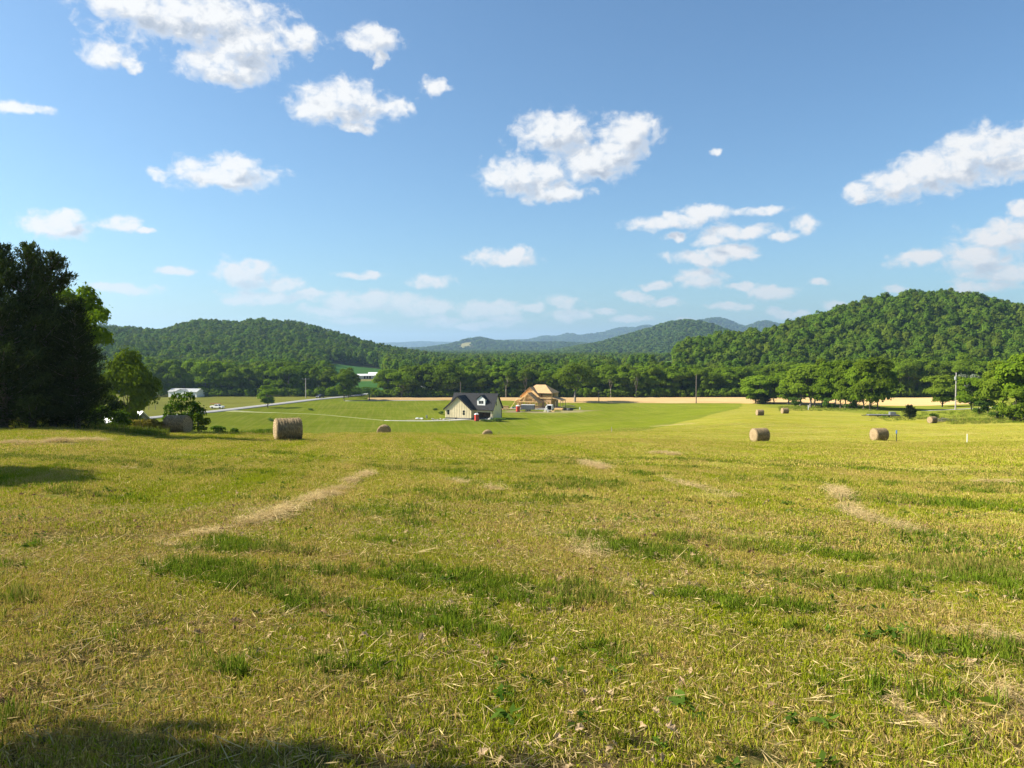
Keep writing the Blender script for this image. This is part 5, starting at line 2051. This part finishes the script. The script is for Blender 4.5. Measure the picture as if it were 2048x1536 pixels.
# --------------------------------------------------------------- other buildings
def gable_building(name, label, cat, loc, rz, L, Wd, ev, rid, wallm, roofm, openings=(), windows=(), ov=.3):
    t = thing(name, label, cat, loc, rz)
    w = MB()
    y0, y1 = -Wd / 2, Wd / 2
    for s in (-1, 1):
        x0, x1 = (s * L / 2, s * (L / 2 - .15))
        q = [(y0, -.5), (y1, -.5), (y1, ev), (0, rid), (y0, ev)]
        v = [(x0, a, b) for a, b in q] + [(x1, a, b) for a, b in q]
        w.add(v, [(0, 1, 2, 3, 4), (9, 8, 7, 6, 5)] + [(i, (i + 1) % 5, (i + 1) % 5 + 5, i + 5) for i in range(5)])
    w.box((0, y0 + .075, ev / 2 - .25), (L - .3, .15, ev + .5))
    w.box((0, y1 - .075, ev / 2 - .25), (L - .3, .15, ev + .5))
    w.build('wall', wallm, t)
    r = MB()
    k = (rid - ev) / (Wd / 2)
    e = ev - k * ov + .12
    r.slab([(-L / 2 - ov, y0 - ov, e), (L / 2 + ov, y0 - ov, e), (L / 2 + ov, 0, rid + .12), (-L / 2 - ov, 0, rid + .12)], .1)
    r.slab([(-L / 2 - ov, 0, rid + .12), (L / 2 + ov, 0, rid + .12), (L / 2 + ov, y1 + ov, e), (-L / 2 - ov, y1 + ov, e)], .1)
    r.build('roof', roofm, t)
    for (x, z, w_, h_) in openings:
        MB().box((x, y0 - .01, z), (w_, .06, h_)).build('door', M['dark'], t)  # dark panel on the solid wall, painted as the shaded inside
    for (x, z, w_, h_) in windows:
        f = MB().box((x, y0 - .02, z), (w_ + .2, .05, h_ + .2)).build('window', M['white'], t)
        MB().box((x, y0 - .05, z), (w_, .03, h_)).build('pane', M['glass'], f)
    return t


# grey barn at the left below the crest; its gable faces right
x, y = (252 - 1024) / F * 128, 128
zb = g1(x, y)
roof_z = -(822 - 700) / F * 128
b = gable_building('grey_barn', 'old grey barn with pale tin roof below the crest behind the cedars', 'barn', (x, y, zb), R(-28), 7.6, 3.6, roof_z - zb - 1.75, roof_z - zb, M['greywood'], M['tin'])
MB().box((3.82, -.2, roof_z - zb - 2.1), (.06, .5, 1.0)).build('opening', M['dark'], b)  # no hole here: a dark panel paints the shade of an opening


def tank(px, py, d, r, h, label):
    x = (px - 1024) / F * d
    z = -(py - 700) / F * d
    t = thing('white_tank', label, 'tank', (x, d, z))
    b = MB()
    b.tube([(0, 0, 0), (0, 0, h)], r, 18)
    for k in range(4):
        b.tube([(0, 0, h * (k + .3) / 4), (0, 0, h * (k + .55) / 4)], r * 1.04, 18)
    b.build('drum', M['dull_white'], t)
    MB().tube([(0, 0, h), (0, 0, h + .08)], [r * 1.05, r * .3], 18).build('lid', M['white'], t)
    lg = MB()
    zz = g1(x, d) - z
    for s in (-1, 1):
        for q in (-1, 1):
            lg.bar((s * r * .6, q * r * .6, zz), (s * r * .6, q * r * .6, 0), .1)
    lg.build('stand', M['pole'], t)


tank(262, 828, 112, .29, .62, 'upper white barrel on a stand before the grey barn')
tank(254.5, 833, 111, .29, .40, 'lower white barrel beside the taller one at the barn')

# low white ranch house beyond the left pasture
x, y, z = at(372, 381)
t = gable_building('ranch_house', 'low white ranch house with grey roof beyond the left pasture', 'house', (x, y, z), R(-12), 15.5, 6.5, 2.6, 4.0, M['white'], M['tin'], (), ((-3.4, 1.4, .9, .9), (.6, 1.4, .9, 1.0), (3.2, 1.4, .7, 1.1)))
w_ = MB()
w_.extrude([(-3, -.5), (3.4, -.5), (3.4, 2.6), (.2, 3.8), (-3, 2.6)], -4.6, -3.3)
w_.build('front_gable', M['white'], t)
r_ = MB()
r_.slab([(-3.3, -4.9, 2.6), (.2, -4.9, 3.95), (.2, -1.0, 3.95), (-3.3, -1.0, 2.6)][::-1], .1)
r_.slab([(.2, -4.9, 3.95), (3.7, -4.9, 2.6), (3.7, -1.0, 2.6), (.2, -1.0, 3.95)][::-1], .1)
r_.build('front_gable_roof', M['tin'], t)
for wx in (-1.2, 1.7):
    f_ = MB().box((wx, -4.63, 1.4), (1.0, .05, 1.1)).build('window', M['dull_white'], t)
    MB().box((wx, -4.67, 1.4), (.8, .03, .9)).build('pane', M['glass'], f_)
x, y, z = at(301, 378)
gable_building('shed', 'small white shed half hidden behind the rounded light green tree', 'shed', (x, y, z), R(10), 5, 4, 2.6, 4.2, M['white'], M['tin'], (), ((.5, 1.4, .9, .9),))
# pale barns beyond the bean field
x, y, z = at(733, 596)
gable_building('pale_barn', 'long pale barn with open bays beyond the green bean field', 'barn', (x, y, z), R(14), 14, 6, 2.6, 3.7, M['dull_white'], M['white'], ((-1.6, 1.2, 1.3, 2.0), (.4, 1.2, 1.3, 2.0), (2.4, 1.2, 1.3, 2.0)))
x, y, z = at(750, 612)
gable_building('pale_barn', 'second pale barn right of the one with open bays', 'barn', (x, y, z), R(14), 10, 6, 3.0, 4.3, M['dull_white'], M['white'], ((-2, 1.2, 1.6, 2.0),))
for px, d, L, h, lb in ((893, 655, 8.5, 5.5, 'small white metal barn among the trees above the dark-roofed house'), (1492, 470, 10.5, 5.5, 'long white roof among the trees of the right hill'),
                        (1112, 760, 7, 5, 'white farmhouse beside the tan field above the framed house')):
    x, y, z = at(px, d)
    up = 4.0 if px == 1492 else 2.0
    gable_building('white_building', lb, 'building', (x, y, z + (0 if px != 1492 else 0)), R(8), L, 6, h - 2 + up, h + up, M['dull_white'], M['white'], ((0, 1.3, 2, 2.4),))

# --------------------------------------------------------------- near grass
def tuft(nb, rad, h, w, lean=.5, mt=None, seed=0, flat=False):
    g = np.random.default_rng(seed)
    a = g.uniform(0, 6.283, nb)
    r = rad * np.sqrt(g.random(nb))
    base = np.column_stack([r * np.cos(a), r * np.sin(a), np.zeros(nb) - .005])
    an = g.uniform(0, 6.283, nb)
    hh = h * g.uniform(.45, 1.25, nb)
    le = np.abs(g.normal(0, lean, nb))
    tipd = np.column_stack([np.cos(an) * np.sin(le), np.sin(an) * np.sin(le), np.cos(le)])
    wv = np.column_stack([-np.sin(an), np.cos(an), np.zeros(nb)])
    # turn the face of the blade at random
    tw = g.uniform(0, 6.283, nb)
    wv = np.column_stack([np.cos(tw), np.sin(tw), np.zeros(nb)])
    ww = (w * g.uniform(.6, 1.4, nb))[:, None] * .5
    mid = base + tipd * (hh * .55)[:, None] + np.array([0, 0, 1]) * (hh * .12)[:, None]
    tip = base + tipd * hh[:, None] * 1.0 - np.array([0, 0, 1]) * (hh * le * .18)[:, None]
    V = np.stack([base - wv * ww, base + wv * ww, mid + wv * ww * .8, tip, mid - wv * ww * .8], 1).reshape(-1, 3)
    Fc = np.arange(nb * 5).reshape(-1, 5)
    return unlinked('grass_tuft', mesh_np('grass_tuft', V, Fc), mt)


def fan_points(n, d0, d1, amax=52.0):
    """points all round the viewer's side of the slope, out to a distance"""
    r = np.sqrt(rng.uniform(d0 ** 2, d1 ** 2, n))
    a = np.radians(rng.uniform(-amax, amax, n))
    x, y = r * np.sin(a), r * np.cos(a)
    return np.column_stack([x, y, gz(x, y)])


def grass(name, label, n, d0, d1, protos, smin, smax, keep=None, sink=0.0, amax=52.0):
    P = fan_points(n, d0, d1, amax)
    if keep is not None:
        P = P[keep(P)]
    P[:, 2] -= sink
    return scatter(name, label, 'grass', P, rng.uniform(smin, smax, len(P)), protos, .10)


B = M['blade']
near_t = [tuft(34, .07, .045, .0038, .85, B, s) for s in range(5)]
mid_t = [tuft(70, .20, .050, .0075, .8, B, 10 + s) for s in range(5)]
far_t = [tuft(90, .55, .05, .018, .8, B, 20 + s) for s in range(5)]
vfar_t = [tuft(60, 1.2, .06, .035, .9, B, 30 + s) for s in range(4)]


def not_straw(P):
    thin = smooth((vnoise(P[:, 0], P[:, 1], .45, 51) * .5 + vnoise(P[:, 0], P[:, 1], 1.7, 52) * .5 - .50) / .16) * .6
    return rng.random(len(P)) > np.maximum(straw_at(P[:, 0], P[:, 1]) * .85, thin)


grass('near_grass', 'short mown yellow-green grass at the viewer\'s feet', 84000, 1.1, 10.2, near_t, .75, 1.35, not_straw, 0.0, 125)
grass('mown_grass', 'short mown yellow-green grass of the near slope', 52000, 9.6, 28, mid_t, .75, 1.35, not_straw, 0.0, 72)
grass('hay_stubble', 'mown hay stubble running to the crest', 32000, 27, 77, far_t, .75, 1.3, not_straw)
grass('far_stubble', 'mown hay stubble of the right field', 16000, 74, 170, vfar_t, .7, 1.2, lambda P: (P[:, 0] / P[:, 1] > .02))


def patchy(s, thr, seed):
    return lambda P: vnoise(P[:, 0], P[:, 1], s, seed) * .6 + vnoise(P[:, 0], P[:, 1], s * .3, seed + 1) * .4 > thr


def soft_patch(s, thr, seed):
    """patches drawn out along the old mower rows"""
    def f(P):
        a, b = (P[:, 0] - P[:, 1] * .6) * .5 / s, (P[:, 0] * .6 + P[:, 1]) * 1.5 / s
        v = vnoise(a, b, 1.0, seed) * .5 + vnoise(a * 1.4, b, .5, seed + 1) * .28 + vnoise(P[:, 0], P[:, 1], s * .25, seed + 2) * .22
        return rng.random(len(P)) < smooth((v - thr + .11) / .22)
    return f


BG = M['blade_green']
lush_n = [tuft(22, .05, .105, .0048, .5, BG, 40 + s) for s in range(4)]
lush_m = [tuft(40, .16, .10, .009, .55, BG, 50 + s) for s in range(4)]
grass('lush_tufts', 'taller dark green grass tufts in the near slope', 42000, 1.2, 10.3, lush_n, .7, 1.35, soft_patch(1.2, .635, 5), 0.0, 125)
grass('lush_patches', 'taller dark green grass patches on the slope', 26000, 9.8, 33, lush_m, .7, 1.3, soft_patch(2.6, .64, 7), 0.0, 72)


# broad-leaved weeds
def weed(seed):
    g = np.random.default_rng(seed)
    n = 12
    an = g.uniform(0, 6.283, n)
    r = g.uniform(.02, .07, n)
    P = np.column_stack([r * np.cos(an), r * np.sin(an), g.uniform(.015, .06, n)])
    al = np.column_stack([np.cos(an), np.sin(an), np.full(n, .35)])
    V, Fc = leaf_quads(P, .065, np.array([0, 0, 1.4]), .45, .5, al)
    return unlinked('weed', mesh_np('weed', V, Fc), M['weed'])


WD = [weed(s) for s in range(4)]
P = fan_points(42000, 1.5, 30, 80)
P = P[soft_patch(1.1, .70, 9)(P) & (rng.random(len(P)) < .5)]
scatter('broadleaf_weeds', 'low broad-leaved weeds scattered in the near grass', 'weeds', P, rng.uniform(.5, 1.15, len(P)), WD, .15)

# straw lying in the windrow remains and loose all over
ST = []
for s in range(4):
    g_ = np.random.default_rng(60 + s)
    n = 46
    Pq = np.column_stack([g_.normal(0, .09, n), g_.normal(0, .09, n), g_.uniform(.012, .05, n)])
    al = np.column_stack([g_.normal(0, 1, n), g_.normal(0, 1, n), g_.normal(0, .10, n)])
    V, Fc = leaf_quads(Pq, .19, np.array([0, 0, 1.6]), .020, .5, al)
    ST.append(unlinked('straw_wisp', mesh_np('straw_wisp', V, Fc), M['strawstem']))
Ps, Ss = [], []
for pts, w, k in STRAW_W:
    pts = np.array(pts)
    L = np.hypot(*np.diff(pts, axis=0).T)
    dm = pts[:, 1].mean()
    if dm > 60:
        continue
    dens = np.interp(dm, [4, 10, 20, 50], [95, 80, 60, 14]) * k ** 1.5
    for q in range(len(L)):
        n = int(L[q] * w * 2 * dens)
        s = rng.random(n)
        across = rng.normal(0, w * .34, n) * rng.uniform(.4, 1.3, n)
        along_ = pts[q + 1] - pts[q]
        nv = np.array([-along_[1], along_[0]]) / np.hypot(*along_)
        c = pts[q] + along_ * s[:, None] + nv * across[:, None] + rng.normal(0, .05, (n, 2))
        keep_ = vnoise(c[:, 0], c[:, 1], .55, 21) > .47
        c, across = c[keep_], across[keep_]
        n = len(c)
        pile = (.07 * np.exp(-(across / (w * .35)) ** 2) * rng.random(n)) * min(1.0, w / .2)
        Ps.append(np.column_stack([c, gz(c[:, 0], c[:, 1]) + pile]))
        Ss.append(rng.uniform(.7, 1.3, n) * np.interp(dm, [4, 20, 50], [.8, 1.3, 2.2]))
Ps, Ss = np.vstack(Ps), np.concatenate(Ss)
scatter('hay_windrow', 'thin pale remains of raked hay across the grass', 'hay', Ps, Ss, ST, .06)
P = fan_points(6200, 1.5, 30, 80)
P[:, 2] += .02
one = []
for s in range(3):
    g_ = np.random.default_rng(80 + s)
    n = 3
    V, Fc = leaf_quads(np.column_stack([g_.normal(0, .05, n), g_.normal(0, .05, n), g_.uniform(.0, .03, n)]), .22, np.array([0, 0, 1.0]), .022, .6,
                       np.column_stack([g_.normal(0, 1, n), g_.normal(0, 1, n), g_.normal(0, .2, n)]))
    one.append(unlinked('straw_stem', mesh_np('straw_stem', V, Fc), M['strawstem']))
bits = []
for s in range(5):
    g_ = np.random.default_rng(180 + s)
    n = 26
    V, Fc = leaf_quads(np.column_stack([g_.normal(0, .10, n), g_.normal(0, .10, n), g_.uniform(.004, .03, n)]), .055, np.array([0, 0, 1.0]), .075, .7,
                       np.column_stack([g_.normal(0, 1, n), g_.normal(0, 1, n), g_.normal(0, .3, n)]))
    bits.append(unlinked('thatch_bits', mesh_np('thatch_bits', V, Fc), M['thatch']))
Pb = fan_points(24000, 1.2, 14, 120)
scatter('thatch', 'short dry clippings lying between the grass blades', 'thatch', Pb, rng.uniform(.7, 1.4, len(Pb)), bits, .1)
scatter('loose_straw', 'loose straw stems lying over the grass', 'straw', P, rng.uniform(.6, 1.3, len(P)), one, .15)


# dead leaves
def dead_leaf(seed):
    g = np.random.default_rng(seed)
    n = 10
    t = np.linspace(0, 1, n)
    w = .5 * np.sin(np.pi * t ** .8) * (1 + .35 * np.sin(t * 22 + seed))
    V, Fc = [], []
    for i in range(n):
        zc = .25 * math.sin(t[i] * 3 + seed)
        V += [(t[i] - .5, -w[i] * .55, zc + abs(w[i]) * .35), (t[i] - .5, 0, zc), (t[i] - .5, w[i] * .55, zc + abs(w[i]) * g.uniform(.1, .6))]
    for i in range(n - 1):
        for j in (0, 1):
            Fc.append((i * 3 + j, i * 3 + j + 1, i * 3 + j + 4, i * 3 + j + 3))
    return unlinked('dead_leaf', mesh_np('dead_leaf', np.array(V), np.array(Fc)), M['deadleaf'])


DL = [dead_leaf(s) for s in range(4)]
P = fan_points(20000, 1.5, 17, 110)
P = P[(rng.random(len(P)) < np.interp(np.hypot(P[:, 0], P[:, 1]), [2, 8, 17], [.6, .45, .2])) & (vnoise(P[:, 0], P[:, 1], .7, 31) * .6 + vnoise(P[:, 0], P[:, 1], 2.2, 32) * .4 > .50)]
P[:, 2] += rng.uniform(.012, .036, len(P))
scatter('fallen_leaves', 'dry curled tan leaves fallen in the near grass', 'leaves', P, rng.uniform(.035, .085, len(P)), DL, .6)

# tall seeding grass along the crest under the cedars and in the rough strips
tall = [tuft(26, .28, .55, .016, .35, BG, 90 + s) for s in range(4)]
pts = []
for px0, px1, d0, d1, n in ((-60, 330, 48.5, 54, 520), (330, 560, 68, 74, 420), (1560, 1760, 236, 300, 450), (1740, 2070, 176, 222, 330), (1900, 2070, 154, 176, 260)):
    px = rng.uniform(px0, px1, n)
    d = rng.uniform(d0, d1, n)
    x = (px - 1024) / F * d
    pts.append(np.column_stack([x, d, gz(x, d)]))
pts = np.vstack(pts)
scatter('tall_grass', 'tall rough grass along the crest and field edges', 'grass', pts, np.column_stack([np.interp(pts[:, 1], [50, 200], [1, 2.6])] * 2 + [rng.uniform(.6, 1.2, len(pts))]), tall, .1)

# --------------------------------------------------------------- haze over the valley
HZ = 330.0
hz = MB().box((0, 0, 0), (1, 1, 1)).mesh('haze')
m_, N_ = mat('valley_haze')
pv = N_.n('ShaderNodeVolumePrincipled', {'Color': (0.48, 0.72, 1.0, 1), 'Density': 0.000085, 'Anisotropy': 0.3})
N_.n('ShaderNodeOutputMaterial', {'Volume': pv})
m_.cycles.homogeneous_volume = True
hzo = obj('haze', hz, m_)
hzo.scale = (32000, 32000, HZ + 32)
hzo.location = (0, 0, (HZ - 32) / 2)
hzo['kind'] = 'stuff'
hzo['label'] = 'thin blue summer haze filling the valley'
hzo['category'] = 'haze'
